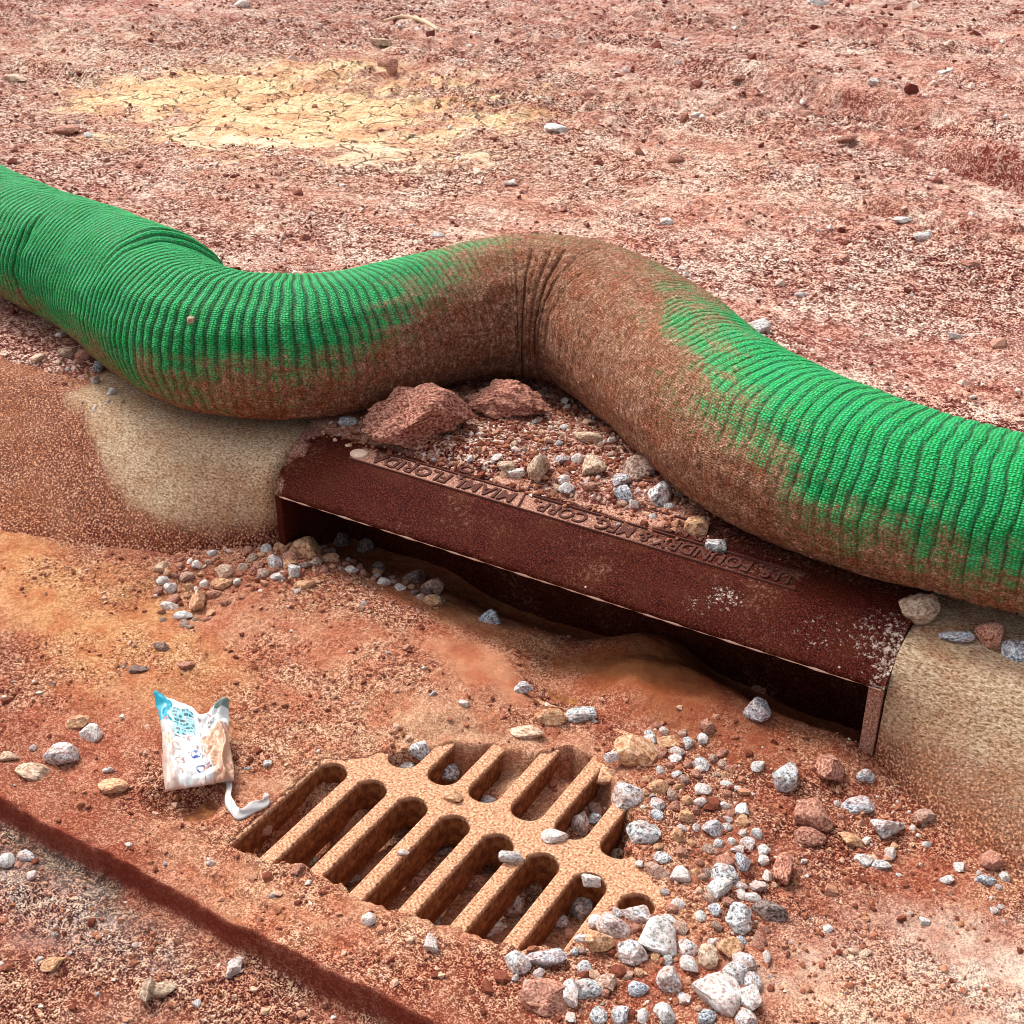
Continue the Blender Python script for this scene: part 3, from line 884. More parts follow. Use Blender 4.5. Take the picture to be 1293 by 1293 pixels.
# ------------------------------------------------------------------ loose grains
def ico(sub=0):
    bm = bmesh.new(); bmesh.ops.create_icosphere(bm, subdivisions=sub + 1, radius=1)
    V = np.array([v.co[:] for v in bm.verts]); F = np.array([[v.index for v in f.verts] for f in bm.faces]); bm.free()
    return V, F
OCT_V = np.array([(1, 0, 0), (-1, 0, 0), (0, 1, 0), (0, -1, 0), (0, 0, 1), (0, 0, -1)], float)
OCT_F = np.array([(0, 2, 4), (2, 1, 4), (1, 3, 4), (3, 0, 4), (2, 0, 5), (1, 2, 5), (3, 1, 5), (0, 3, 5)])
def grains(name, mat, pos, size, base='oct', label=None, cat=None, parent=None):
    BV, BF = (OCT_V, OCT_F) if base == 'oct' else ico(0)
    n = len(pos); m = len(BV)
    J = BV[None] * (1 + RNG.uniform(-.32, .32, (n, m, 1))) + RNG.uniform(-.22, .22, (n, m, 3))
    q = RNG.normal(size=(n, 4)); q /= np.linalg.norm(q, axis=1)[:, None]
    w_, x_, y_, z_ = q.T
    Rm = np.stack([1 - 2 * (y_ * y_ + z_ * z_), 2 * (x_ * y_ - z_ * w_), 2 * (x_ * z_ + y_ * w_), 2 * (x_ * y_ + z_ * w_), 1 - 2 * (x_ * x_ + z_ * z_), 2 * (y_ * z_ - x_ * w_),
                   2 * (x_ * z_ - y_ * w_), 2 * (y_ * z_ + x_ * w_), 1 - 2 * (x_ * x_ + y_ * y_)], -1).reshape(n, 3, 3)
    sc3 = size[:, None] * RNG.uniform(.6, 1.3, (n, 3))
    V = np.einsum('nij,nmj->nmi', Rm, J * sc3[:, None, :]) * np.array([1, 1, .8]) + pos[:, None, :]
    F = (BF[None] + (np.arange(n) * m)[:, None, None]).reshape(-1, 3)
    me = mesh_np(name, V.reshape(-1, 3), F, smooth=False)
    f_attr(me, 'rnd', np.repeat(RNG.uniform(0, 1, n), m))
    return link(name, me, mat, parent, kind='stuff', label=label, cat=cat)

def pick(n, x0, x1, y0, y1, dens):
    x = RNG.uniform(x0, x1, n); y = RNG.uniform(y0, y1, n)
    k = RNG.uniform(0, 1, n) < dens(x, y)
    return x[k], y[k]
def dens_road(x, y):
    _, g = tint_road(x, y)
    d = np.clip(g - .25, 0, 1) * 1.2 * (.45 + .9 * S(fbm(x * 6, y * 6, 151, 3) + .5))
    d = np.where(np.abs(y - rim_y(x)) < .012, 0, d)
    pit = (poly_dist(x, y, CLEAR) > .012)
    d = np.where(pit, d * .35, d)
    d = d + .9 * blob(x, y, -.42, 1.15, .22, .2) + .8 * blob(x, y, -1.28, 1.36, .2, .08)
    return np.where(y > 1.44, d * .4, d)
x, y = pick(40000, -2.3, .12, .40, 1.50, dens_road)
sz = np.clip(RNG.lognormal(math.log(.0017), .42, len(x)), .0009, .0055)
grains('loose_grit', M['grit'], np.stack([x, y, h_road(x, y) + sz * .25], -1), sz, 'oct', 'fine red and pale grit strewn over the gutter', 'grit')
x, y = pick(5200, -2.3, .12, .40, 1.46, dens_road)
sz = np.clip(RNG.lognormal(math.log(.0036), .32, len(x)), .0025, .0075)
grains('coarse_grit', M['grit'], np.stack([x, y, h_road(x, y) + sz * .3], -1), sz, 'ico', 'pea-sized crumbs and chips scattered over the gutter silt', 'grit')

def dens_dirt(x, y):
    _, g, ck = tint_dirt(x, y)
    return np.clip(.55 + .9 * fbm(x * 2.5, y * 4, 152, 3), .05, 1) * (1 - .85 * ck)
# more and larger crumbs lie further back where the soil was turned
u = RNG.uniform(0, 1, 40000)
y = 1.6 * (7.6 / 1.6) ** u; x = RNG.uniform(-1.28, .06, len(u)) * (y * 1.02 + .25) + .25
k = RNG.uniform(0, 1, len(x)) < dens_dirt(x, y); x, y = x[k], y[k]
sz = np.clip(RNG.lognormal(0, .42, len(x)), .5, 3.0) * (.0010 + .0009 * y)
grains('soil_crumbs', M['clods'], np.stack([x, y, h_dirt(x, y) + sz * .2], -1), sz, 'oct', 'red and pale soil crumbs littering the bare dirt behind the sock', 'soil')
u = RNG.uniform(0, 1, 900)
y = 1.62 * (7.6 / 1.62) ** u; x = RNG.uniform(-1.28, .06, len(u)) * (y * 1.02 + .25) + .25
k = RNG.uniform(0, 1, len(x)) < dens_dirt(x, y); x, y = x[k], y[k]
sz = np.clip(RNG.lognormal(0, .35, len(x)), .5, 2.2) * (.0025 + .0022 * y)
grains('soil_clods', M['clods'], np.stack([x, y, h_dirt(x, y) + sz * .15], -1), sz, 'ico', 'small clods broken out of the bare red dirt', 'soil')
# grit on the hood's spoil
x, y = pick(5200, -1.33, -.56, 1.50, 1.95, lambda x, y: S((y - 1.52) / .05) * S((-.56 - x) / .15))
sz = np.clip(RNG.lognormal(math.log(.0026), .45, len(x)), .0012, .008)
grains('spilled_grit', M['grit'], np.stack([x, y, h_all(x, y) + sz * .3], -1), sz, 'ico', 'red grit and chips spilled over the back of the hood', 'grit')
# dried crumbs stuck to the muddy side of the sock
vi = RNG.integers(0, VX.size, 9000)
mm = mud.reshape(-1)[vi]; lo_ = low.reshape(-1)[vi]
keep = (RNG.uniform(0, 1, len(vi)) < mm * .8 * S((SV.reshape(-1)[vi] - s_of_x(-1.0)) / .3 + .2)) & (VZ.reshape(-1)[vi] > .2)
vi = vi[keep]
pp = np.stack([VX.reshape(-1)[vi], VY.reshape(-1)[vi], VZ.reshape(-1)[vi]], -1)
grains('mud_crumbs', M['grit'], pp, np.clip(RNG.lognormal(math.log(.0014), .4, len(vi)), .0008, .004), 'oct', None, None, sock)

# ------------------------------------------------------------------ snack packet and torn film
def mat_print():
    m = NT('printed_foil_packet'); co = m.coord()
    c = m.attr('print', 'Color'); n1 = m.noise(co, 420, 3, .7); n2 = m.noise(co, 34, 4, .65)
    c = m.mix(m.math('MULTIPLY', m.ramp(n1, [(.52, 0.), (.62, 1.)]), m.ramp(n2, [(.52, 0.), (.66, .9)])), c, (.36, .13, .08))
    return m.fin(c, .38, m.bump(n2, .35, .004), .5)
M['print'] = mat_print()

def packet():
    nu, nv = 150, 190
    U, V = np.meshgrid(np.linspace(0, 1, nu), np.linspace(0, 1, nv))
    TL, TR, BR, BL = [np.array(p) for p in ((-1.189, .999, .034), (-1.087, 1.034, .030), (-.991, .934, .016), (-1.048, .873, .018))]
    top = .97 - .12 * np.exp(-((U - .62) / .11) ** 2) - .05 * S((U - .1) / .4) + .02 * S((U - .85) / .12)
    Vv = V * top
    Uu = .5 + (U - .5) * (1 + .05 * np.sin(Vv * 7 + .6)) + .012 * pn(Vv * 6, U * 0, 201)
    P = (BL[None, None] * ((1 - Uu) * (1 - Vv))[..., None] + BR * (Uu * (1 - Vv))[..., None] + TL * ((1 - Uu) * Vv)[..., None] + TR * (Uu * Vv)[..., None])
    edge = np.clip(np.minimum(np.minimum(U, 1 - U) / .16, np.minimum(V, 1 - V) / .12), 0, 1)
    puff = np.sqrt(edge) * .007
    cr = .010 * pn(U * 3.2 + V * 1.1, V * 2.6, 202) + .009 * np.abs(pn(U * 5 - V * 3, V * 5 + U * 2, 203)) + .003 * np.abs(pn(U * 11, V * 10, 204))
    cr = cr * np.clip(edge * 1.5 + .25, 0, 1)
    fold = .010 * np.exp(-((U - .90 + .05 * np.sin(V * 9)) / .035) ** 2) * S((.85 - V) / .2)
    curl = .022 * S((V - .86) / .14) * S((U - .72) / .2) + .012 * S((V - .88) / .12) * S((.22 - U) / .2)
    front = P.copy(); front[..., 2] += puff + cr + fold + curl
    back = P.copy(); back[..., 2] += -puff * .35 + cr * .5 + curl - .0006
    g1 = grid_faces(nv, nu)
    n = nu * nv
    F = np.vstack([g1, g1[:, ::-1] + n])
    rim = [j for j in range(nu)] + [i * nu + nu - 1 for i in range(1, nv)] + [(nv - 1) * nu + j for j in range(nu - 2, -1, -1)] + [i * nu for i in range(nv - 2, 0, -1)]
    rim = np.array(rim); r2 = np.roll(rim, -1)
    F = np.vstack([F, np.stack([rim, rim + n, r2 + n, r2], -1)])
    me = mesh_np('snack_packet', np.vstack([front.reshape(-1, 3), back.reshape(-1, 3)]), F)
    # printed face
    c = np.empty(U.shape + (3,)); c[:] = (.72, .73, .73)
    def lay(k, col):
        nonlocal c
        k = np.clip(k, 0, 1)[..., None]; c = c * (1 - k) + np.array(col) * k
    lay(((U < .18 + .05 * np.sin(V * 30)) & (V > .70)).astype(float), (.0, .30, .42))
    lay(((U > .18) & (U < .52) & (V > .58) & (V < .86)).astype(float) * .75, (.12, .56, .66))
    lay(S((.10 - U) / .06) * (V < .72), (.45, .46, .44))
    def lines(u0, u1, v0, v1, nrow, col, seed, fill=.12):
        r = (V - v0) / (v1 - v0) * nrow; ri = np.floor(r); f_ = r - ri
        word = pn(U * 46, ri * 7.3 + .5, seed) > -fill
        endr = u1 - (u1 - u0) * .5 * (pn(ri * 3.1, ri * 0 + .7, seed + 1) * .5 + .25)
        endl = u0 + (u1 - u0) * .3 * np.clip(pn(ri * 2.7, ri * 0 + .2, seed + 2) + .2, 0, 1)
        k = (U > endl) & (U < np.maximum(endr, u1 - .04)) & (V > v0) & (V < v1) & (f_ > .30) & (f_ < .78) & word
        lay(k * .85, col)
    lines(.20, .54, .53, .86, 9, (.02, .03, .05), 211)
    lines(.30, .52, .42, .45, 1, (.08, .08, .08), 214); lines(.33, .44, .34, .37, 1, (.08, .08, .08), 215); lines(.36, .48, .25, .28, 1, (.08, .08, .08), 216)
    lines(.64, .92, .42, .80, 8, (.25, .22, .20), 217, -.02); lines(.62, .94, .13, .36, 5, (.08, .05, .04), 220)
    lay(((np.abs(U - .575 - .02 * (1 - V)) < .006) & (V < .9)).astype(float) * .8, (.10, .10, .14))
    asp = 1.55
    def disc(u, v, r): return np.hypot(U - u, (V - v) * asp)
    d = disc(.49, .345, 0); lay((d < .075).astype(float), (.02, .07, .32)); lay(((d < .062) & (np.abs(V - .345) * asp < np.abs(U - .49) * .9 + .006)).astype(float), (.85, .86, .88))
    d = disc(.535, .165, 0); lay(((d < .072) & (d > .045)).astype(float), (.02, .05, .20))
    for (u, v) in ((.215, .42), (.265, .245)):
        d = disc(u, v, 0); lay(((d < .066) & (d > .050)).astype(float) * .8, (.30, .13, .09))
    lay(((U > .80) & (V > .93)).astype(float) * .8, (.02, .10, .07))
    st = S((fbm(U * 3, V * 3, 223, 4) + .95 * blob(U, V, .88, .32, .26, .42) - .35) / .3)
    lay(st * .85, (.58, .31, .17))
    lay(S((.05 - V + .05 * fbm(U * 7, V * 7, 224, 3)) / .06) * .8, (.52, .25, .16))
    lay(S((fbm(U * 9, V * 9, 225, 4) - .36) / .1) * .8, (.34, .12, .08))
    lay(S((.25 - U + .08 * fbm(U * 6, V * 6, 226, 3)) / .08) * S((.55 - V) / .2) * .6, (.50, .25, .16))
    silver = np.empty(U.shape + (3,)); silver[:] = (.40, .38, .36)
    col_attr(me, 'print', np.vstack([c.reshape(-1, 3), silver.reshape(-1, 3)]))
    return me
link('snack_packet', packet(), M['print'], label='crumpled empty snack packet with white back, teal corner and blue marks', cat='packet')

def strip(name, path, w, lean, mat, label, cat):
    P = catmull(np.array(path, float), 10); n = len(P); m_ = 7
    T = np.gradient(P, axis=0); T /= np.linalg.norm(T, axis=1)[:, None]
    V = []
    for side in (0, 1):
        for i in range(n):
            nrm = np.array([-T[i, 1], T[i, 0], 0])
            wd = w * (.55 + .45 * math.sin(math.pi * (i + 2) / (n + 3))) * (1 + .10 * math.sin(i * .5))
            for j in range(m_):
                t = j / (m_ - 1)
                V.append(P[i] + nrm * (lean * t * wd + .0012 * math.sin(i * .35 + j)) + np.array([0, 0, wd * t * .75]) - nrm * .0006 * side)
    g = grid_faces(n, m_); N = n * m_
    F = np.vstack([g, g[:, ::-1] + N])
    rim = np.array([j for j in range(m_)] + [i * m_ + m_ - 1 for i in range(1, n)] + [(n - 1) * m_ + j for j in range(m_ - 2, -1, -1)] + [i * m_ for i in range(n - 2, 0, -1)])
    r2 = np.roll(rim, -1); F = np.vstack([F, np.stack([rim, rim + N, r2 + N, r2], -1)])
    me = mesh_np(name, np.array(V), F)
    cc = np.empty((len(V), 3)); cc[:] = (.62, .58, .56)
    col_attr(me, 'print', cc)
    return link(name, me, mat, label=label, cat=cat)
strip('torn_film', [(-1.006, .936, .006), (-.986, .912, .004), (-.965, .896, .003), (-.948, .893, .003), (-.936, .912, .004), (-.931, .932, .006), (-.938, .944, .008)], .012, .9, M['print'],
      'curled strip of torn white film between the snack packet and the grate', 'litter')

def twig(path, r, label):
    P = catmull(np.array(path, float), 8); n = len(P); m_ = 6; V = []
    T = np.gradient(P, axis=0); T /= np.linalg.norm(T, axis=1)[:, None]
    for i in range(n):
        s_ = np.cross(T[i], (0, 0, 1)); s_ /= np.linalg.norm(s_); u_ = np.cross(s_, T[i])
        rr = r * (.45 + .55 * math.sin(math.pi * (i + 1.5) / (n + 2))) * (1 + .2 * math.sin(i * 2.1))
        for k in range(m_):
            a = 2 * math.pi * k / m_; V.append(P[i] + s_ * rr * math.cos(a) + u_ * rr * math.sin(a))
    F = grid_faces(n, m_, True).tolist(); F.append(list(range(m_))[::-1]); F.append([(n - 1) * m_ + k for k in range(m_)])
    return link('dry_twig', poly_mesh('dry_twig', V, F, True), M['twig'], label=label, cat='twig')
def on(path, dz):
    return [(x, y, float(h_all(np.array([x]), np.array([y]))[0]) + dz) for x, y in path]
twig(on([(-3.838, 5.164), (-3.775, 5.233), (-3.633, 5.189), (-3.478, 5.076)], .012), .011, 'curved dry twig lying on the dirt near the top of the photo')

# ------------------------------------------------------------------ stones
def rock_mesh(name, seed, sub=3, planes=13, rough=.06, layered=False):
    rg = np.random.default_rng(seed)
    bm = bmesh.new(); bmesh.ops.create_icosphere(bm, subdivisions=sub, radius=1)
    D = np.array([v.co[:] for v in bm.verts]); D /= np.linalg.norm(D, axis=1)[:, None]
    N = rg.normal(size=(planes, 3)); N /= np.linalg.norm(N, axis=1)[:, None]
    off = rg.uniform(.55, .95, planes)
    r = np.full(len(D), 1.12)
    for nrm, o_ in zip(N, off):
        d = D @ nrm
        r = np.where(d > 1e-3, np.minimum(r, o_ / np.maximum(d, 1e-3)), r)
    V = D * r[:, None]
    n_ = fbm(V[:, 0] * 2.3 + V[:, 2] * 1.7 + seed, V[:, 1] * 2.3 - V[:, 2] * 1.3, seed, 3, .6)
    V = V * (1 + rough * 1.6 * n_)[:, None]
    if layered:
        V[:, :2] *= (1 + .10 * np.sign(np.sin(V[:, 2] * 11 + 2 * V[:, 0])) * (.5 + n_[:]))[:, None]
    ext = np.abs(V).max(0); V = V / ext
    for v, c_ in zip(bm.verts, V): v.co = c_
    me = bpy.data.meshes.new(name); bm.to_mesh(me); bm.free()
    if sub >= 3:
        for p in me.polygons: p.use_smooth = True
        try: me.set_sharp_from_angle(angle=math.radians(24))
        except Exception: pass
    return me
BIG = {}
def rock_data(kind, i, small=False):
    key = (kind, i, small)
    if key not in BIG:
        rounded = kind in ('tan', 'brown', 'white')
        me = rock_mesh('stone', 300 + i * 7 + len(kind) * 31, 2 if small else 3, (9 if small else 13) if rounded else (7 if small else 9), .10 if kind in ('red', 'orange') else .05)
        me.materials.append(M[kind]); BIG[key] = me
    return BIG[key]
ROCK_NAME = {'granite': 'granite_stone', 'bluegrey': 'granite_stone', 'white': 'white_stone', 'tan': 'tan_stone', 'orange': 'orange_stone', 'red': 'clay_clod', 'brown': 'brown_stone', 'dark': 'dark_stone'}
ROCKS = [
    (-0.5791, 1.2619, 0.0089, 0.0339, 0.0282, 0.0228, 16.1, 'orange', 'large rough orange rock above the upper right grate slots'),
    (-0.5993, 1.2218, -0.0095, 0.0267, 0.0195, 0.0107, 21.5, 'orange', 'flat orange-red slab beside the large orange rock'),
    (-0.5954, 1.229, 0.017, 0.0104, 0.0079, 0.0064, 41.8, 'white', 'small whitish stone lying on the flat orange slab'),
    (-0.5529, 1.1855, 0.0028, 0.0259, 0.0224, 0.0182, 34.0, 'granite', 'big speckled grey granite stone beside the upper right grate slot'),
    (-0.5196, 1.2184, 0.0097, 0.0147, 0.0142, 0.0115, 16.4, 'orange', 'small orange stone right of the big granite at the grate'),
    (-0.549, 1.3146, 0.0023, 0.0213, 0.0162, 0.0085, 28.6, 'orange', 'flat orange stone right of the large orange rock'),
    (-0.4988, 1.1354, 0.0063, 0.0227, 0.0182, 0.0147, 30.2, 'granite', 'oval speckled granite stone on the rightmost upper grate bar'),
    (-0.5934, 1.1468, -0.0349, 0.0136, 0.0202, 0.0163, 18.8, 'granite', 'tall grey granite stone wedged in the upper right grate slot'),
    (-0.5925, 1.1842, -0.038, 0.0115, 0.0157, 0.0127, 39.4, 'dark', 'dark stone deep in the upper right grate slot'),
    (-0.5848, 1.1654, -0.0389, 0.0114, 0.0107, 0.0087, 17.1, 'bluegrey', 'blue-black stone behind the tall granite in the grate slot'),
    (-0.5921, 1.0729, 0.0029, 0.0173, 0.0104, 0.0069, 27.1, 'white', 'flat whitish chip lying on the cross rib of the grate'),
    (-0.619, 1.0151, 0.0038, 0.0159, 0.0111, 0.009, 31.6, 'white', 'white pointed stone on the cross rib at a lower slot end'),
    (-0.7198, 1.2264, 0.0087, 0.0286, 0.0172, 0.0114, 6, 'tan', 'long pale sliver of stone leaning in the silt above the grate'),
    (-0.7109, 1.2718, 0.0087, 0.0255, 0.0178, 0.0144, 34.1, 'orange', 'orange stone on the silt above the pale sliver'),
    (-0.6757, 1.2968, 0.0068, 0.0243, 0.0146, 0.0097, 39.6, 'granite', 'long grey stone next to the orange stone above the grate'),
    (-0.7745, 1.2985, 0.0126, 0.0168, 0.0137, 0.0111, 47.4, 'bluegrey', 'small blue-grey stone alone on the smooth orange silt'),
    (-0.8301, 1.1265, -0.0007, 0.0165, 0.0161, 0.013, 23.2, 'granite', 'round speckled granite stone at the buried upper left slot'),
    (-0.803, 1.1419, -0.041, 0.0191, 0.0213, 0.0172, 36.3, 'bluegrey', 'blue-grey granite stone in the second upper slot of the grate'),
    (-0.7238, 1.1243, -0.0395, 0.0116, 0.0085, 0.0069, 38.1, 'granite', 'small grey stone inside the third upper slot'),
    (-0.7388, 1.0687, 0.0026, 0.0157, 0.0094, 0.0063, 23.5, 'orange', 'flat reddish chip on the cross rib below the second upper slot'),
    (-0.8437, 1.1075, -0.0192, 0.013, 0.0078, 0.0052, 13.1, 'white', 'small pale chips at the lower end of the first upper slot'),
    (-0.6084, 1.0052, -0.068, 0.0204, 0.0237, 0.0192, 48.0, 'granite', 'big pale granite stone standing in a lower slot near the right'),
    (-0.6102, 0.9549, -0.0588, 0.0241, 0.0144, 0.0111, 46, 'white', 'long white stone lying across the foot of a lower slot'),
    (-0.502, 0.8993, 0.0055, 0.0232, 0.0152, 0.0123, 41, 'bluegrey', 'blue-white granite stone at the foot of the right lower slot'),
    (-0.5267, 0.8788, 0.006, 0.0145, 0.0162, 0.0131, 45.1, 'granite', 'speckled white granite left of the blue-white stone'),
    (-0.4109, 0.9857, 0.0072, 0.0245, 0.0237, 0.0192, 34.1, 'white', 'big round white stone below the round hole right of the grate'),
    (-0.4458, 1.012, 0.0043, 0.0201, 0.0137, 0.0111, 30.0, 'granite', 'speckled stone filling the round hole right of the grate'),
    (-0.539, 1.0406, -0.0565, 0.0176, 0.0247, 0.02, 40.8, 'granite', 'tall grey-brown stone standing in the right lower slot'),
    (-0.4579, 0.9758, 0.0072, 0.0218, 0.0166, 0.0135, 1, 'granite', 'wedge-shaped granite stone left of the big round white stone'),
    (-0.4285, 0.9519, 0.0051, 0.0214, 0.0163, 0.0132, 1, 'granite', 'second wedge of granite below the first one'),
    (-0.4651, 0.9492, 0.0076, 0.0186, 0.0175, 0.0142, 26.5, 'orange', 'rounded orange-brown stone beside the granite wedges'),
    (-0.4757, 0.8519, 0.008, 0.0299, 0.0226, 0.0183, 16.3, 'red', 'low round red clod at the bottom below the grate'),
    (-0.4565, 0.868, 0.0085, 0.0094, 0.0197, 0.0159, 36.8, 'white', 'upright white sliver beside the low red clod'),
    (-0.443, 0.8858, 0.009, 0.0179, 0.0128, 0.0104, 46.5, 'granite', 'speckled granite right of the upright white sliver'),
    (-0.324, 0.953, 0.0065, 0.0291, 0.0217, 0.0176, 1, 'white', 'largest white stone near the bottom right of the grate'),
    (-0.2893, 0.9635, 0.0075, 0.0131, 0.0186, 0.0151, 35.7, 'white', 'smaller white stone right of the largest white stone'),
    (-0.297, 0.9868, 0.0054, 0.0114, 0.0119, 0.0097, 23.7, 'granite', 'round speckled stone above the smaller white stone at bottom'),
    (-0.3987, 0.9158, 0.0037, 0.0123, 0.0109, 0.0088, 39.7, 'bluegrey', 'small blue speckled stone near the bottom below the wedges'),
    (-0.3414, 1.0575, 0.0061, 0.0189, 0.022, 0.0178, 39.0, 'granite', 'pointed speckled stone below the dark and white stone'),
    (-0.3202, 1.0937, 0.0035, 0.0232, 0.0148, 0.012, 16, 'dark', 'dark and white stone at the right edge of the gravel'),
    (-0.3837, 1.0956, 0.0072, 0.0185, 0.0162, 0.0131, 42.9, 'white', 'white broken stone in the middle of the gravel right of grate'),
    (-0.3861, 1.1204, 0.0044, 0.0177, 0.0153, 0.0124, 36.7, 'granite', 'grey rounded stone behind the white broken stone'),
    (-0.3524, 0.996, 0.0039, 0.0126, 0.0163, 0.0132, 61, 'tan', 'tan oval stone above the largest white stone'),
    (-0.3729, 0.9429, 0.0075, 0.0161, 0.0199, 0.0161, 42.5, 'granite', 'speckled stone left of the largest white stone'),
    (-0.3762, 0.9951, 0.0059, 0.0137, 0.0133, 0.0108, 28.4, 'granite', 'dark grey granite right of the big round white stone'),
    (-0.3631, 0.9749, 0.0057, 0.0125, 0.0111, 0.009, 40.3, 'white', 'small white stone between the tan oval and the speckled stones'),
    (-0.3749, 1.1489, 0.0062, 0.0084, 0.0154, 0.0125, 44.6, 'bluegrey', 'narrow dark blue stone standing in the gravel'),
    (-0.4288, 1.1844, 0.0059, 0.0141, 0.0137, 0.0111, 16.7, 'bluegrey', 'small blue-grey stone at the top of the gravel patch'),
    (-0.3357, 1.019, 0.0057, 0.0156, 0.0143, 0.0116, 43.6, 'orange', 'small orange clod right of the tan oval stone'),
    (-0.5295, 1.0848, -0.058, 0.0217, 0.0183, 0.0148, 27.2, 'red', 'reddish stone on the buried bars above the tall grey-brown stone'),
    (-0.5184, 1.0293, 0.0033, 0.0135, 0.0098, 0.0079, 30.3, 'white', 'pale oval pebble left of the reddish stone on the bars'),
    (-0.4569, 1.0847, 0.0049, 0.0177, 0.011, 0.0089, 11, 'brown', 'flat brown stone right of the grate with a pale end'),
    (-0.431, 1.0894, 0.0067, 0.0135, 0.0109, 0.0088, 38.1, 'white', 'pale pebble right of the flat brown stone'),
    (-0.5386, 1.1339, -0.0549, 0.0134, 0.0164, 0.0132, 23.5, 'brown', 'brown-grey stone in the last upper slot below the oval granite'),
    (-0.3299, 1.2701, 0.0045, 0.0264, 0.0265, 0.0215, 44.4, 'red', 'large square red clod standing right of the gravel'),
    (-0.3228, 1.234, 0.002, 0.0227, 0.0159, 0.0128, 22.9, 'red', 'lower half of the broken red clod under the square one'),
    (-0.329, 1.1648, 0.0031, 0.0147, 0.0264, 0.0214, 33.2, 'red', 'upright narrow red clod in the gravel right of the grate'),
    (-0.2864, 1.3253, 0.0, 0.0256, 0.0154, 0.0114, 27.4, 'bluegrey', 'blue-white speckled stone near the foot of the right curb'),
    (-0.2451, 1.3012, 0.0024, 0.0229, 0.0194, 0.0157, 35.1, 'granite', 'blocky grey granite stone below the blue-white stone by the right curb'),
    (-0.2753, 1.2608, 0.0007, 0.0205, 0.0136, 0.0082, 20.1, 'orange', 'flat red-orange stone left of the blocky granite'),
    (-0.254, 1.2357, 0.001, 0.0116, 0.01, 0.0081, 19.5, 'white', 'small pale stone below the flat red-orange stone'),
    (-0.2959, 1.3751, 0.011, 0.0148, 0.0119, 0.0097, 39.9, 'granite', 'white speckled stone at the foot of the iron end post'),
    (-0.3384, 1.3561, 0.0202, 0.0205, 0.0239, 0.0194, 40.1, 'red', 'rough red clod beneath the right end of the hood'),
    (-0.3855, 1.3163, 0.0121, 0.0193, 0.0238, 0.0193, -9, 'granite', 'pointed black and white granite stone on the red silt'),
    (-0.4231, 1.319, 0.0112, 0.0103, 0.0084, 0.0068, 46.2, 'white', 'small white pebble left of the pointed black and white granite'),
    (-0.4638, 1.4103, 0.0281, 0.0192, 0.0227, 0.0184, 20.4, 'bluegrey', 'dark grey granite stone sitting in the throat under the hood'),
    (-0.5168, 1.5901, -0.0735, 0.0241, 0.0144, 0.0114, 43.6, 'red', 'dark red rock behind the grey granite in the throat'),
    (-0.2131, 1.3479, 0.0025, 0.0154, 0.015, 0.0122, 19.1, 'brown', 'pale brown stone close to the right curb face'),
    (-0.1218, 1.3077, 0.0047, 0.0148, 0.0144, 0.0116, 47.7, 'red', 'round red pebble at the right curb foot'),
    (-0.118, 1.2775, 0.0019, 0.0135, 0.0081, 0.0062, 35.5, 'bluegrey', 'flat blue-grey pebble below the round red pebble'),
    (-0.1495, 1.2858, -0.0017, 0.0074, 0.0077, 0.0063, 34.8, 'white', 'small white pebble left of the flat blue-grey pebble'),
    (-0.1576, 1.2555, -0.0005, 0.0104, 0.0071, 0.0057, 47.9, 'white', 'white flat chip near the right curb foot'),
    (-0.1004, 1.2925, 0.0024, 0.0068, 0.0071, 0.0057, 41.3, 'white', 'rightmost small white pebble at the curb foot'),
    (-0.227, 1.2613, 0.0024, 0.0074, 0.0095, 0.0077, 41.4, 'white', 'upright white pebble below the blocky granite'),
    (-0.2308, 1.2398, 0.0007, 0.0148, 0.0089, 0.0063, 14.9, 'granite', 'flat pale stone below the upright white pebble'),
    (-0.2043, 1.0956, 0.0011, 0.0097, 0.0072, 0.0058, 26.3, 'tan', 'half-buried tan stone in the pale dust at lower right'),
    (-0.2516, 1.1079, -0.0002, 0.007, 0.0073, 0.0059, 16.1, 'white', 'lone round white pebble in the dust right of the gravel'),
    (-0.1617, 1.1726, 0.0027, 0.0075, 0.0058, 0.0047, 20.0, 'white', 'lone white chip on the dust right of centre at lower right'),
    (-0.2964, 1.0312, 0.005, 0.0048, 0.0102, 0.0082, 20.7, 'white', 'thin white splinter right of the gravel'),
    (-0.6238, 0.8473, 0.0074, 0.0088, 0.0113, 0.0091, 43.9, 'white', 'white pebble below the lower slots near their middle'),
    (-0.6832, 0.9385, -0.066, 0.0128, 0.01, 0.0081, 17.6, 'granite', 'speckled pebble at the foot of the middle lower slot'),
    (-0.7058, 0.839, 0.0084, 0.011, 0.0084, 0.0068, 23.7, 'white', 'pale pebble below the third lower slot'),
    (-0.8692, 0.9326, -0.0638, 0.0145, 0.0152, 0.0123, 30.7, 'tan', 'tan stone at the foot of the second lower slot'),
    (-0.8257, 0.8615, 0.004, 0.0094, 0.0099, 0.008, 43.6, 'red', 'red crumbly stone left of the tan stone in the second slot'),
    (-0.9281, 0.9157, -0.0242, 0.0112, 0.0106, 0.0085, 47.7, 'red', 'red lump at the foot of the first lower slot'),
    (-0.801, 0.932, -0.0585, 0.0109, 0.0103, 0.0084, 38.5, 'brown', 'brown stone at the foot of the third lower slot'),
    (-0.735, 0.9791, -0.0653, 0.0187, 0.015, 0.0121, 20.7, 'red', 'red-brown stone inside the fourth lower slot'),
    (-0.7321, 1.0322, -0.0588, 0.0168, 0.0101, 0.0067, 32.6, 'dark', 'dark flat chip deep in the fourth lower slot'),
    (-0.6671, 1.0064, -0.0591, 0.0163, 0.0126, 0.0102, 38.4, 'red', 'reddish stone in the fifth lower slot'),
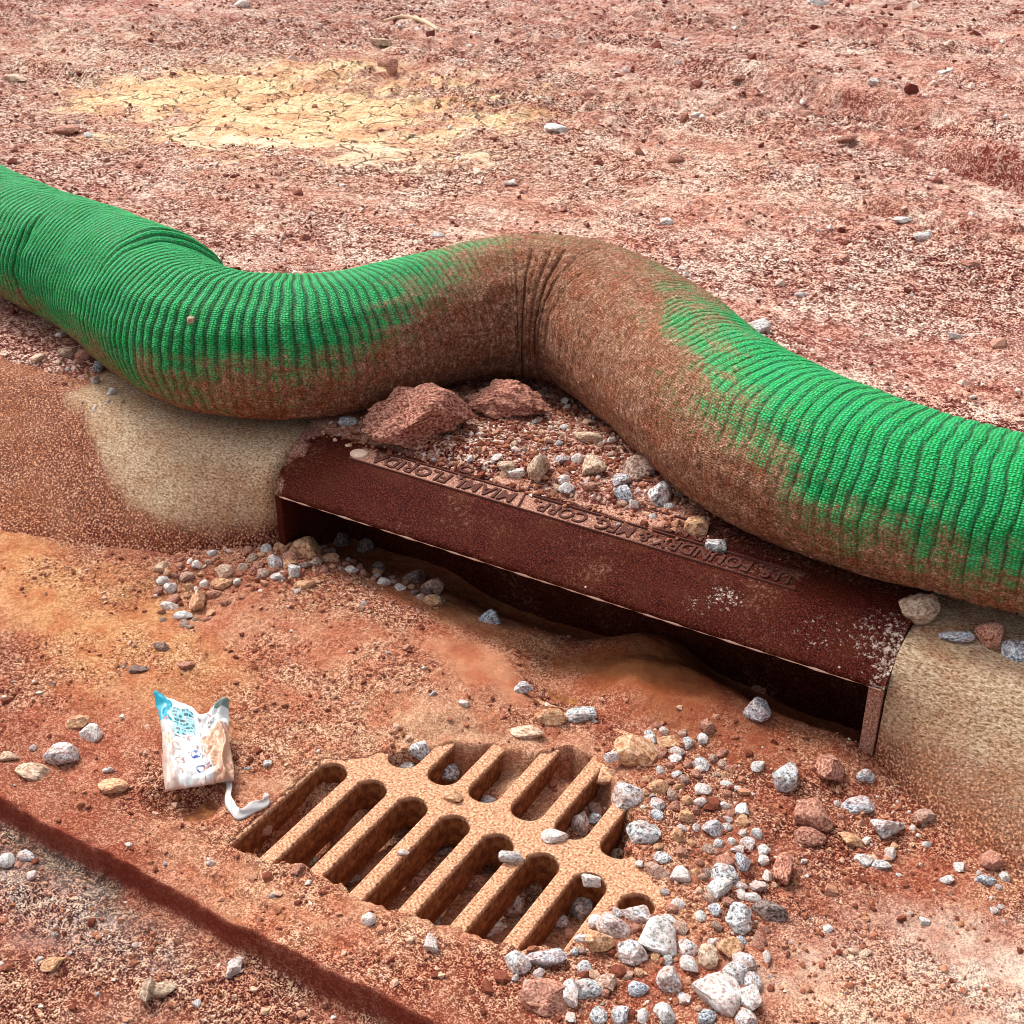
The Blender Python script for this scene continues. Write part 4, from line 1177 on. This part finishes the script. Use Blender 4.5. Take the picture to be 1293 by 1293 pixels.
    (-0.6036, 1.0492, -0.0679, 0.0142, 0.0161, 0.013, 14.9, 'brown', 'brown stone behind the big pale granite in the lower slot'),
    (-0.6881, 0.9754, -0.0622, 0.0195, 0.0159, 0.0129, 37.5, 'orange', 'square orange clod at the foot of the fifth lower slot'),
    (-0.7371, 0.9541, 0.0017, 0.0075, 0.005, 0.0041, 26.3, 'white', 'tiny white chip on a bar between lower slots'),
    (-0.5485, 0.9906, -0.0495, 0.0125, 0.0142, 0.0115, 34.2, 'brown', 'small brown stones low in the right lower slot'),
    (-0.5346, 0.9967, -0.0471, 0.0115, 0.0131, 0.0106, 37.1, 'granite', 'grey stone low in the right lower slot beside the brown one'),
    (-0.3018, 1.536, 0.1811, 0.0291, 0.0257, 0.0208, 37.1, 'tan', 'tan wedge-shaped rock sitting where the hood meets the right curb'),
    (-0.2416, 1.5135, 0.1672, 0.0239, 0.0143, 0.0096, 31.8, 'bluegrey', 'flat blue-grey stone on top of the right curb'),
    (-0.2038, 1.5329, 0.171, 0.0216, 0.0274, 0.0222, 33.0, 'red', 'red-brown upright rock on the right curb beside the flat blue-grey stone'),
    (-0.1698, 1.521, 0.1693, 0.0235, 0.0212, 0.0171, 20.1, 'bluegrey', 'blue-grey stone on the right curb at the frame edge'),
    (-0.6392, 1.5813, 0.1821, 0.0232, 0.0216, 0.0175, 30.8, 'orange', 'rusty brown stone on the hood against the sock'),
    (-0.5937, 1.5439, 0.1791, 0.0188, 0.0145, 0.0117, 17.5, 'granite', 'speckled granite pebble on the hood below the rusty brown stone'),
    (-0.731, 1.6309, 0.1898, 0.0201, 0.0253, 0.0205, 30.3, 'granite', 'pointed speckled granite behind the hood lettering near the sock'),
    (-0.7866, 1.6738, 0.1965, 0.0261, 0.0274, 0.0222, 32.3, 'brown', 'round brown-grey stone behind the hood next to the sock'),
    (-0.7973, 1.6322, 0.1926, 0.0176, 0.0157, 0.0127, 40.9, 'bluegrey', 'blue-white stone left of the round brown-grey stone'),
    (-0.7721, 1.5965, 0.1925, 0.016, 0.0182, 0.0147, 27.2, 'bluegrey', 'lower blue-white stone touching the one above it'),
    (-0.7504, 1.5861, 0.1857, 0.0092, 0.0097, 0.0079, 13.7, 'white', 'small white pebble under the blue-white stones'),
    (-0.8449, 1.7735, 0.1905, 0.0202, 0.0242, 0.0196, 32.0, 'red', 'reddish stone tucked under the sock above the round brown stone'),
    (-0.9215, 1.5956, 0.1971, 0.0192, 0.0303, 0.0245, 20.4, 'tan', 'tall cream stone standing in the spoil behind the hood'),
    (-0.9057, 1.6386, 0.195, 0.0125, 0.0117, 0.0095, 39.7, 'bluegrey', 'small blue-grey stone right of the tall cream stone'),
    (-0.8914, 1.6597, 0.1931, 0.0126, 0.0117, 0.0095, 27.0, 'white', 'white pebble right of the small blue-grey stone'),
    (-0.8516, 1.6421, 0.196, 0.0234, 0.026, 0.0211, 26.7, 'tan', 'cream rounded stone in the middle of the spoil behind the hood'),
    (-0.9129, 1.7365, 0.1951, 0.0288, 0.0173, 0.0115, -4, 'tan', 'long tan stone lying high in the spoil near the sock'),
    (-0.8598, 1.5776, 0.1861, 0.0148, 0.0128, 0.0103, 27.1, 'white', 'white stone just behind the hood name panel'),
    (-0.9771, 1.5858, 0.1905, 0.0153, 0.0131, 0.0106, 25.6, 'tan', 'tan pebble at the left of the cream stones behind the hood'),
    (-0.9589, 1.5824, 0.1829, 0.018, 0.0108, 0.0082, 25.5, 'white', 'white chip in front of the tan pebble behind the hood'),
    (-0.8266, 1.5905, 0.1919, 0.0175, 0.0105, 0.008, 30.3, 'red', 'flat reddish chip below the cream rounded stone'),
    (-1.4142, 1.4941, 0.0037, 0.0153, 0.0177, 0.0144, 16.4, 'granite', 'white-grey block topmost at the left end of the throat'),
    (-1.3749, 1.4779, 0.0057, 0.0167, 0.0143, 0.0116, 32.7, 'white', 'white stone just below the topmost block at the left throat end'),
    (-1.343, 1.4612, 0.0093, 0.015, 0.0157, 0.0127, 46.2, 'granite', 'speckled granite third in the line at the left throat end'),
    (-1.2746, 1.4369, 0.0137, 0.0336, 0.0322, 0.0261, 33.3, 'orange', 'largest orange-brown stone at the left end of the throat'),
    (-1.3235, 1.4298, 0.011, 0.0192, 0.0155, 0.0125, 39.8, 'orange', 'orange pebble left of the largest orange-brown stone'),
    (-1.2339, 1.4447, 0.0081, 0.016, 0.0137, 0.0111, 47.1, 'orange', 'red-orange pebble right of the largest orange-brown stone'),
    (-1.1773, 1.4295, 0.0118, 0.0129, 0.0105, 0.0085, 43.3, 'white', 'white pebble on the edge of the silt at the throat'),
    (-1.2402, 1.3581, 0.0268, 0.0113, 0.0163, 0.0132, 39.8, 'white', 'upright white pebble below the largest orange-brown stone'),
    (-1.2883, 1.3697, 0.0247, 0.0129, 0.0165, 0.0134, 42.3, 'granite', 'grey pebble left of the upright white pebble'),
    (-1.2047, 1.3405, 0.025, 0.0181, 0.0117, 0.0094, 42.5, 'orange', 'oval orange pebble at the head of the silt mound'),
    (-1.256, 1.3355, 0.024, 0.0154, 0.0103, 0.0083, 22.1, 'white', 'pale flat pebble at the top left of the silt mound'),
    (-1.3066, 1.5593, -0.0372, 0.0186, 0.0179, 0.0145, 30.4, 'dark', 'dark grey stone in the shade under the hood, left one'),
    (-1.2545, 1.5645, -0.037, 0.0153, 0.0209, 0.017, 25.3, 'dark', 'dark stone in the shade under the hood, right one'),
    (-1.3369, 1.5023, 0.0053, 0.0182, 0.0159, 0.0129, 22.4, 'dark', 'dark stone just inside the left throat end'),
    (-1.0598, 1.4861, -0.0124, 0.0214, 0.0195, 0.0158, 33.6, 'brown', 'brown stone in the throat with dark gravel behind it'),
    (-1.0847, 1.4355, 0.0053, 0.0112, 0.0103, 0.0084, 24.4, 'white', 'small white stone in the throat left of the brown one'),
    (-1.11, 1.5052, -0.0199, 0.0218, 0.0168, 0.0136, 35.3, 'dark', 'dark gravel lump behind the brown stone in the throat'),
    (-0.9187, 1.4403, 0.0011, 0.019, 0.0171, 0.0139, 34.0, 'bluegrey', 'bright blue-white granite stone under the hood lip near middle'),
    (-1.1155, 1.4325, 0.0077, 0.0113, 0.0089, 0.0072, 16.8, 'white', 'pale chip between the white pebbles at the throat edge'),
    (-1.465, 1.2874, 0.0018, 0.013, 0.0137, 0.0111, 28.9, 'tan', 'tan pebble at the left of the small gravel group in the gutter'),
    (-1.4143, 1.3188, 0.0048, 0.0101, 0.0106, 0.0086, 27.0, 'white', 'small white cube-like pebble at the back of the gutter gravel group'),
    (-1.3571, 1.3253, 0.0093, 0.0186, 0.018, 0.0146, 38.4, 'tan', 'tan round stone at the right of the gutter gravel group'),
    (-1.3363, 1.3432, 0.0122, 0.0108, 0.0098, 0.0079, 16.2, 'brown', 'brown pebble right of the tan round stone'),
    (-1.4203, 1.2564, -0.0072, 0.0128, 0.0134, 0.0109, 19.1, 'white', 'bright white pebble left in the gutter gravel group'),
    (-1.4138, 1.2911, -0.0009, 0.0144, 0.0121, 0.0098, 31.5, 'brown', 'grey-brown pebble in the middle of the gutter gravel group'),
    (-1.3472, 1.2487, -0.004, 0.0154, 0.0249, 0.0202, 27.6, 'orange', 'upright orange stone at the front of the gutter gravel group'),
    (-1.3824, 1.2174, -0.0076, 0.0153, 0.0102, 0.0083, 37.0, 'white', 'white double pebble below the bright white one'),
    (-1.3446, 1.2993, 0.0038, 0.0184, 0.0149, 0.012, 25.0, 'orange', 'red-orange clod below the tan round stone'),
    (-1.3195, 1.3082, 0.0082, 0.0085, 0.0089, 0.0072, 20.1, 'white', 'tiny white pebble beside the red-orange clod'),
    (-1.3736, 1.2872, -0.0015, 0.0092, 0.009, 0.0072, 46.5, 'white', 'tiny pale pebble behind the upright orange stone'),
    (-1.3453, 1.2087, -0.0089, 0.0165, 0.0101, 0.0082, 21.8, 'white', 'pale flat chip in front of the gutter gravel group'),
    (-1.2322, 1.0991, 0.004, 0.0128, 0.0108, 0.0087, 18.3, 'red', 'small red clod on the silt above the snack packet'),
    (-1.2971, 1.1184, 0.0047, 0.0144, 0.0097, 0.0078, 23.1, 'dark', 'dark crust lump on the ridge above the snack packet'),
    (-1.2878, 1.0581, 0.002, 0.0154, 0.0092, 0.0065, 25.2, 'dark', 'dark crust lump further left on the same ridge'),
    (-1.2307, 0.8648, 0.0038, 0.0222, 0.0196, 0.0159, 6, 'granite', 'speckled grey oval stone on the silt left of the snack packet'),
    (-1.2366, 0.9193, 0.0031, 0.0168, 0.0189, 0.0153, 32.3, 'white', 'whiter round stone behind the grey oval stone'),
    (-1.263, 0.9215, 0.0056, 0.0181, 0.0139, 0.0113, 46.7, 'orange', 'orange clod against the whiter round stone'),
    (-1.1311, 0.8535, 0.0034, 0.0227, 0.0167, 0.0094, 17.5, 'orange', 'half-buried orange stone in front of the grey oval stone'),
    (-1.2419, 0.8194, 0.0014, 0.0253, 0.0152, 0.0101, 27.9, 'tan', 'pale crusted flat stone at far left on the silt'),
    (-1.2926, 0.8237, 0.0022, 0.0152, 0.0098, 0.0079, 37.1, 'tan', 'small pale lump at the left frame edge on the silt'),
    (-1.1603, 0.877, 0.0003, 0.0081, 0.0055, 0.0044, 44.8, 'white', 'small white pebble above the half-buried orange stone'),
    (-1.2807, 0.8548, 0.0009, 0.0059, 0.0062, 0.005, 49.0, 'white', 'tiny white pebble left of the grey oval stone'),
    (-0.8119, 0.7303, -0.0263, 0.0099, 0.0176, 0.0143, 18.2, 'white', 'upright white stone on the rubble below the slab edge'),
    (-0.8647, 0.6481, -0.0158, 0.0077, 0.0171, 0.0139, 32.3, 'tan', 'upright pale splinter on the rubble below the slab edge'),
    (-0.8544, 0.6626, -0.0211, 0.0173, 0.0104, 0.0069, 44.7, 'tan', 'pale block on the rubble right of the upright splinter'),
    (-0.8139, 0.6698, -0.0265, 0.0057, 0.005, 0.0041, 14.9, 'white', 'white pebble below the pale block on the rubble'),
    (-1.1217, 0.7086, -0.0278, 0.0075, 0.009, 0.0073, 34.2, 'white', 'white pebble on the grey rubble at lower left'),
    (-1.1547, 0.7274, -0.0268, 0.0141, 0.0085, 0.0065, 19.3, 'granite', 'grey stone above the white pebble on the grey rubble'),
    (-1.1672, 0.7098, -0.0264, 0.0097, 0.0114, 0.0092, 40.6, 'white', 'white stone at the left frame edge on the rubble'),
    (-0.9888, 0.6236, -0.0239, 0.0138, 0.0103, 0.0055, 46.8, 'orange', 'orange-tan lump on the rubble at lower left'),
    (-0.926, 0.8173, 0.0018, 0.0063, 0.005, 0.004, 32.4, 'white', 'white pebble left of the first lower slot'),
    (-0.985, 0.993, 0.0054, 0.0069, 0.0073, 0.0059, 13.3, 'white', 'white pebble on the silt right of the snack packet'),
    (-0.8215, 1.2181, 0.021, 0.0085, 0.0064, 0.0052, 15.3, 'white', 'white pebble on the edge of the smooth silt'),
    (-1.9639, 1.5727, 0.1756, 0.0185, 0.0159, 0.0129, 28.0, 'tan', 'tan stone in the dark strip under the left sock'),
    (-1.9298, 1.583, 0.1746, 0.0185, 0.0141, 0.0114, 43.5, 'red', 'red clod right of the tan stone under the left sock'),
    (-1.8683, 1.5604, 0.1696, 0.0115, 0.0173, 0.014, 21.5, 'bluegrey', 'blue-black granite splinter under the left sock'),
    (-1.8328, 1.5207, 0.1674, 0.0097, 0.0119, 0.0096, 37.1, 'granite', 'grey pebble below the blue-black splinter under the sock'),
    (-1.7703, 1.5022, 0.1665, 0.0096, 0.01, 0.0081, 27.6, 'white', 'white pebble on the curb edge under the left sock'),
    (-1.9978, 1.5299, 0.1723, 0.0167, 0.0141, 0.0114, 22.5, 'tan', 'pale lump on the curb edge at far left'),
    (-1.1618, 1.6113, 0.2154, 0.0887, 0.0595, 0.0482, 38.3, 'slab1', 'large flat pitted red clay slab wedged under the sock on the hood'),
    (-1.0866, 1.7665, 0.2047, 0.0724, 0.0435, 0.0346, 24.1, 'slab2', 'layered dark red clay slab right of the large pitted one'),
    (-1.3047, 1.6014, 0.1802, 0.0195, 0.0117, 0.0089, 26.4, 'granite', 'grey chip in the dark gap left of the large clay slab'),
    (-1.0683, 1.6513, 0.1956, 0.0087, 0.0076, 0.0061, 40.6, 'white', 'tiny white pebble between the two clay slabs'),
    (-2.0788, 3.6849, 0.1696, 0.0414, 0.0249, 0.0166, 30.8, 'white', 'white flat stone on the dirt above the top of the sock'),
    (-1.8234, 4.1873, 0.148, 0.0206, 0.0154, 0.0125, 41.2, 'white', 'small white stone in the middle of the bare dirt'),
    (-2.2915, 6.6387, 0.1738, 0.0685, 0.0411, 0.0274, 31.6, 'white', 'white block at the top edge of the dirt'),
    (-1.6303, 3.6079, 0.1524, 0.0285, 0.0218, 0.0176, 18.8, 'red', 'dark red clod on the dirt above the sock bend'),
    (-2.2401, 4.2229, 0.165, 0.0339, 0.0226, 0.0183, 29.0, 'red', 'dark red clod higher up on the bare dirt'),
    (-0.7627, 3.1655, 0.1751, 0.0358, 0.0215, 0.0143, 44.4, 'white', 'long white flat stone on the dirt at right'),
    (-1.2988, 5.283, 0.1616, 0.0299, 0.0179, 0.0119, 33.3, 'white', 'white sliver on the dirt near the top right'),
    (-1.3835, 4.6809, 0.2191, 0.0212, 0.0159, 0.0129, 47.7, 'white', 'small white stone left of the white sliver at top right'),
    (-3.3257, 2.889, 0.1592, 0.0192, 0.0144, 0.0117, 13.0, 'white', 'white pebble on the dirt above the left sock'),
    (-3.4471, 2.9127, 0.1515, 0.0504, 0.0302, 0.0214, 25.3, 'red', 'red crusted clod left of the white pebble on the dirt'),
    (-4.7237, 5.1923, 0.1566, 0.0474, 0.0316, 0.0256, 40.7, 'white', 'pale stone at the top left edge of the dirt'),
    (-4.1883, 3.3418, 0.167, 0.0484, 0.0339, 0.0194, 37.7, 'tan', 'pale lump on the dirt near the left frame edge'),
    (-4.6364, 3.9305, 0.144, 0.0293, 0.0176, 0.0124, 33.2, 'tan', 'cream chip on the dirt near the upper left'),
    (-0.8857, 2.4108, 0.1672, 0.0284, 0.0186, 0.0151, 36.9, 'white', 'white stone in the crumbs behind the right sock'),
    (-0.8849, 2.6583, 0.1611, 0.0171, 0.0103, 0.0081, 44.6, 'white', 'white chip on the dirt behind the right sock'),
    (-0.8386, 3.2456, 0.1829, 0.0282, 0.0169, 0.0113, 37.6, 'white', 'white stone left of the long white flat stone at right'),
    (-0.5398, 2.6262, 0.148, 0.0178, 0.0107, 0.0076, 32.7, 'white', 'white chip on the dirt near the right frame edge'),
    (-3.463, 4.625, 0.1705, 0.0546, 0.0328, 0.0219, 33.2, 'tan', 'pale flat chip on the dirt below the curved twig'),
    (-1.2417, 4.0143, 0.1762, 0.0347, 0.0208, 0.0139, 37.0, 'red', 'small ring-like red clod on the dirt at upper right'),
    (-1.9226, 4.805, 0.1579, 0.036, 0.0216, 0.0144, 24.7, 'red', 'dark red sliver clod on the dirt near upper right'),
    (-1.3738, 3.005, 0.1567, 0.02, 0.014, 0.0113, 37.1, 'white', 'pale stone on the dirt behind the sock bend'),
    (-1.9078, 3.1253, 0.1507, 0.022, 0.0132, 0.0088, 35.1, 'white', 'pale chip on the dirt above the green sock dip'),
    (-1.8066, 2.6134, 0.1568, 0.0172, 0.0103, 0.0069, 41.3, 'white', 'thin white chip just behind the sock dip'),
    (-0.6233, 3.0665, 0.1611, 0.0303, 0.0182, 0.0121, 30.3, 'red', 'dark red clod below the long white flat stone'),
    (-3.2077, 4.3293, 0.1593, 0.0445, 0.0323, 0.0262, 14.0, 'red', 'dark crumb of soil right of the yellow patch top'),
    (-1.5114, 1.4703, 0.3662, 0.009, 0.009, 0.008, 32.3, 'tan', 'cream pebble stuck in the netting of the green sock'),
]

for i, (x, y, z, sx, sy, sz, rot, kind, label) in enumerate(ROCKS):
    r_ = random.Random(i * 13 + 5)
    if kind == 'slab1':
        me = rock_mesh('clay_slab', 911, 5, 9, .12); me.materials.append(M['slab'])
        o = link('clay_slab', me, None, label=label, cat='clay slab'); o.scale = (sx * 1.08, sy * 1.1, sz * 1.15)
        o.rotation_euler = (math.radians(24), math.radians(6), math.radians(rot)); o.location = (x, y, z)
    elif kind == 'slab2':
        me = rock_mesh('clay_slab', 917, 5, 9, .14, True); me.materials.append(M['slab'])
        o = link('clay_slab', me, None, label=label, cat='clay slab'); o.scale = (sx * 1.08, sy * 1.1, sz * 1.1)
        o.rotation_euler = (math.radians(14), math.radians(-8), math.radians(rot)); o.location = (x, y, z)
    else:
        o = link(ROCK_NAME[kind], rock_data(kind, i % 9), None, label=label, cat='clod' if kind == 'red' else 'stone')
        o.scale = (sx, sy, sz)
        o.rotation_euler = (r_.uniform(-.25, .25), r_.uniform(-.25, .25), math.radians(rot) + (math.pi if r_.random() < .5 else 0))
        o.location = (x, y, z)
STOP = ' on in at below beside right left above behind under near between wedged lying standing sitting with alone just deep leaning next filling tucked low third topmost inside against close touching stuck high further '.split()
def short(lb):
    out = []
    for w_ in lb.replace(',', '').split():
        if w_ in STOP and len(out) > 1: break
        out.append(w_)
    return ' '.join(out[:4])
SHORT = [short(r[8]) for r in ROCKS]
big_xy = np.array([(r[0], r[1], max(r[3], r[4])) for r in ROCKS])

ZONES = [
    ([(-.555, .90), (-.484, .817), (-.27, .948), (-.313, 1.09), (-.384, 1.23), (-.505, 1.358), (-.581, 1.342), (-.584, 1.251), (-.474, 1.143), (-.49, 1.025), (-.495, .904)], 122, .0068, .0175,
     (('granite', 30), ('white', 30), ('red', 22), ('orange', 10), ('brown', 12), ('bluegrey', 6)), 'by the grate', 'small pebbles in the gravel right of the grate'),
    ([(-.363, 1.313), (-.305, 1.40), (-.20, 1.34), (-.06, 1.27), (-.08, 1.225), (-.161, 1.228), (-.258, 1.219), (-.316, 1.161)], 26, .003, .007,
     (('white', 40), ('granite', 15), ('red', 30), ('orange', 15)), 'at the right curb foot', 'small pebbles along the right curb foot'),
    ([(-1.42, 1.47), (-1.30, 1.50), (-1.193, 1.504), (-1.015, 1.455), (-1.023, 1.423), (-1.163, 1.42), (-1.287, 1.33), (-1.382, 1.40)], 50, .007, .016,
     (('red', 30), ('orange', 22), ('brown', 22), ('white', 14), ('dark', 12)), 'at the left throat end', 'small pebbles heaped at the left throat end'),
    ([(-1.504, 1.30), (-1.40, 1.38), (-1.301, 1.308), (-1.291, 1.169), (-1.364, 1.176)], 28, .006, .013,
     (('red', 40), ('orange', 25), ('brown', 15), ('white', 20)), 'in the left gutter', 'small pebbles in the left gutter group'),
    ([(-1.25, 1.60), (-1.058, 1.60), (-1.012, 1.80), (-.863, 1.751), (-.67, 1.64), (-.603, 1.548), (-.773, 1.578), (-.972, 1.565)], 42, .004, .010,
     (('red', 34), ('tan', 18), ('white', 22), ('granite', 12), ('brown', 14)), 'in spoil behind the hood', 'small pebbles in the spoil behind the hood'),
    ([(-1.191, .743), (-1.0, .715), (-.70, .70), (-.60, .60), (-.981, .543), (-1.23, .70)], 24, .0025, .006,
     (('white', 45), ('granite', 20), ('red', 20), ('tan', 15)), 'below the broken slab edge', 'small pebbles on the rubble below the slab edge'),
    ([(-2.05, 1.50), (-1.95, 1.60), (-1.75, 1.50), (-1.66, 1.455), (-1.80, 1.45)], 12, .004, .009,
     (('red', 40), ('tan', 25), ('granite', 20), ('white', 15)), 'under the left sock', 'small pebbles under the left sock'),
]
WORD = {'granite': 'speckled grey', 'bluegrey': 'blue-grey', 'white': 'whitish', 'tan': 'tan', 'orange': 'orange', 'red': 'dull red', 'brown': 'grey-brown', 'dark': 'dark'}
rz = random.Random(21)
for poly, count, s0, s1, mixk, where, grp in ZONES:
    px_ = [p[0] for p in poly]; py_ = [p[1] for p in poly]
    kinds = [k for k, n in mixk for _ in range(n)]
    done = 0; tries = 0; pts = []
    while done < count and tries < 6000:
        tries += 1
        x = rz.uniform(min(px_), max(px_)); y = rz.uniform(min(py_), max(py_))
        if poly_dist(np.array([x]), np.array([y]), poly)[0] < 0: continue
        s_ = s0 * (s1 / s0) ** (rz.random() ** 1.6)
        if np.any(np.hypot(big_xy[:, 0] - x, big_xy[:, 1] - y) < big_xy[:, 2] * .8 + s_ * .6): continue
        if any(math.hypot(a - x, b - y) < (c_ + s_) * .8 for a, b, c_ in pts): continue
        pts.append((x, y, s_)); done += 1
        k = rz.choice(kinds)
        ni_ = int(np.argmin(np.hypot(big_xy[:, 0] - x, big_xy[:, 1] - y))); near_ = SHORT[ni_]
        dx_, dy_ = x - big_xy[ni_, 0], y - big_xy[ni_, 1]
        rt_ = dx_ * .854 + dy_ * .520; fw_ = -dx_ * .520 + dy_ * .854
        rel_ = ('right of' if rt_ > 0 else 'left of') if abs(rt_) > abs(fw_) else ('behind' if fw_ > 0 else 'in front of')
        size_ = 'tiny' if s_ < (s0 * s1) ** .5 else 'small'
        lab_ = '%s %s pebble %s, just %s the %s' % (size_, WORD[k], where, rel_, near_)
        if len(lab_.split()) > 16: lab_ = lab_.replace(', just ', ', ')
        if len(lab_.split()) > 16: lab_ = lab_.replace(size_ + ' ', '', 1)
        o = link('gravel_pebble', rock_data(k, rz.randrange(6), True), None, label=lab_, cat='pebble', group=grp)
        o.scale = (s_ * rz.uniform(.8, 1.25), s_ * rz.uniform(.8, 1.1), s_ * rz.uniform(.55, .9))
        o.rotation_euler = (rz.uniform(-.4, .4), rz.uniform(-.4, .4), rz.uniform(0, 6.28))
        hf_ = h_road if y < 1.512 and 'throat' in grp else h_all
        o.location = (x, y, float(hf_(np.array([x]), np.array([y]))[0]) + s_ * .12)
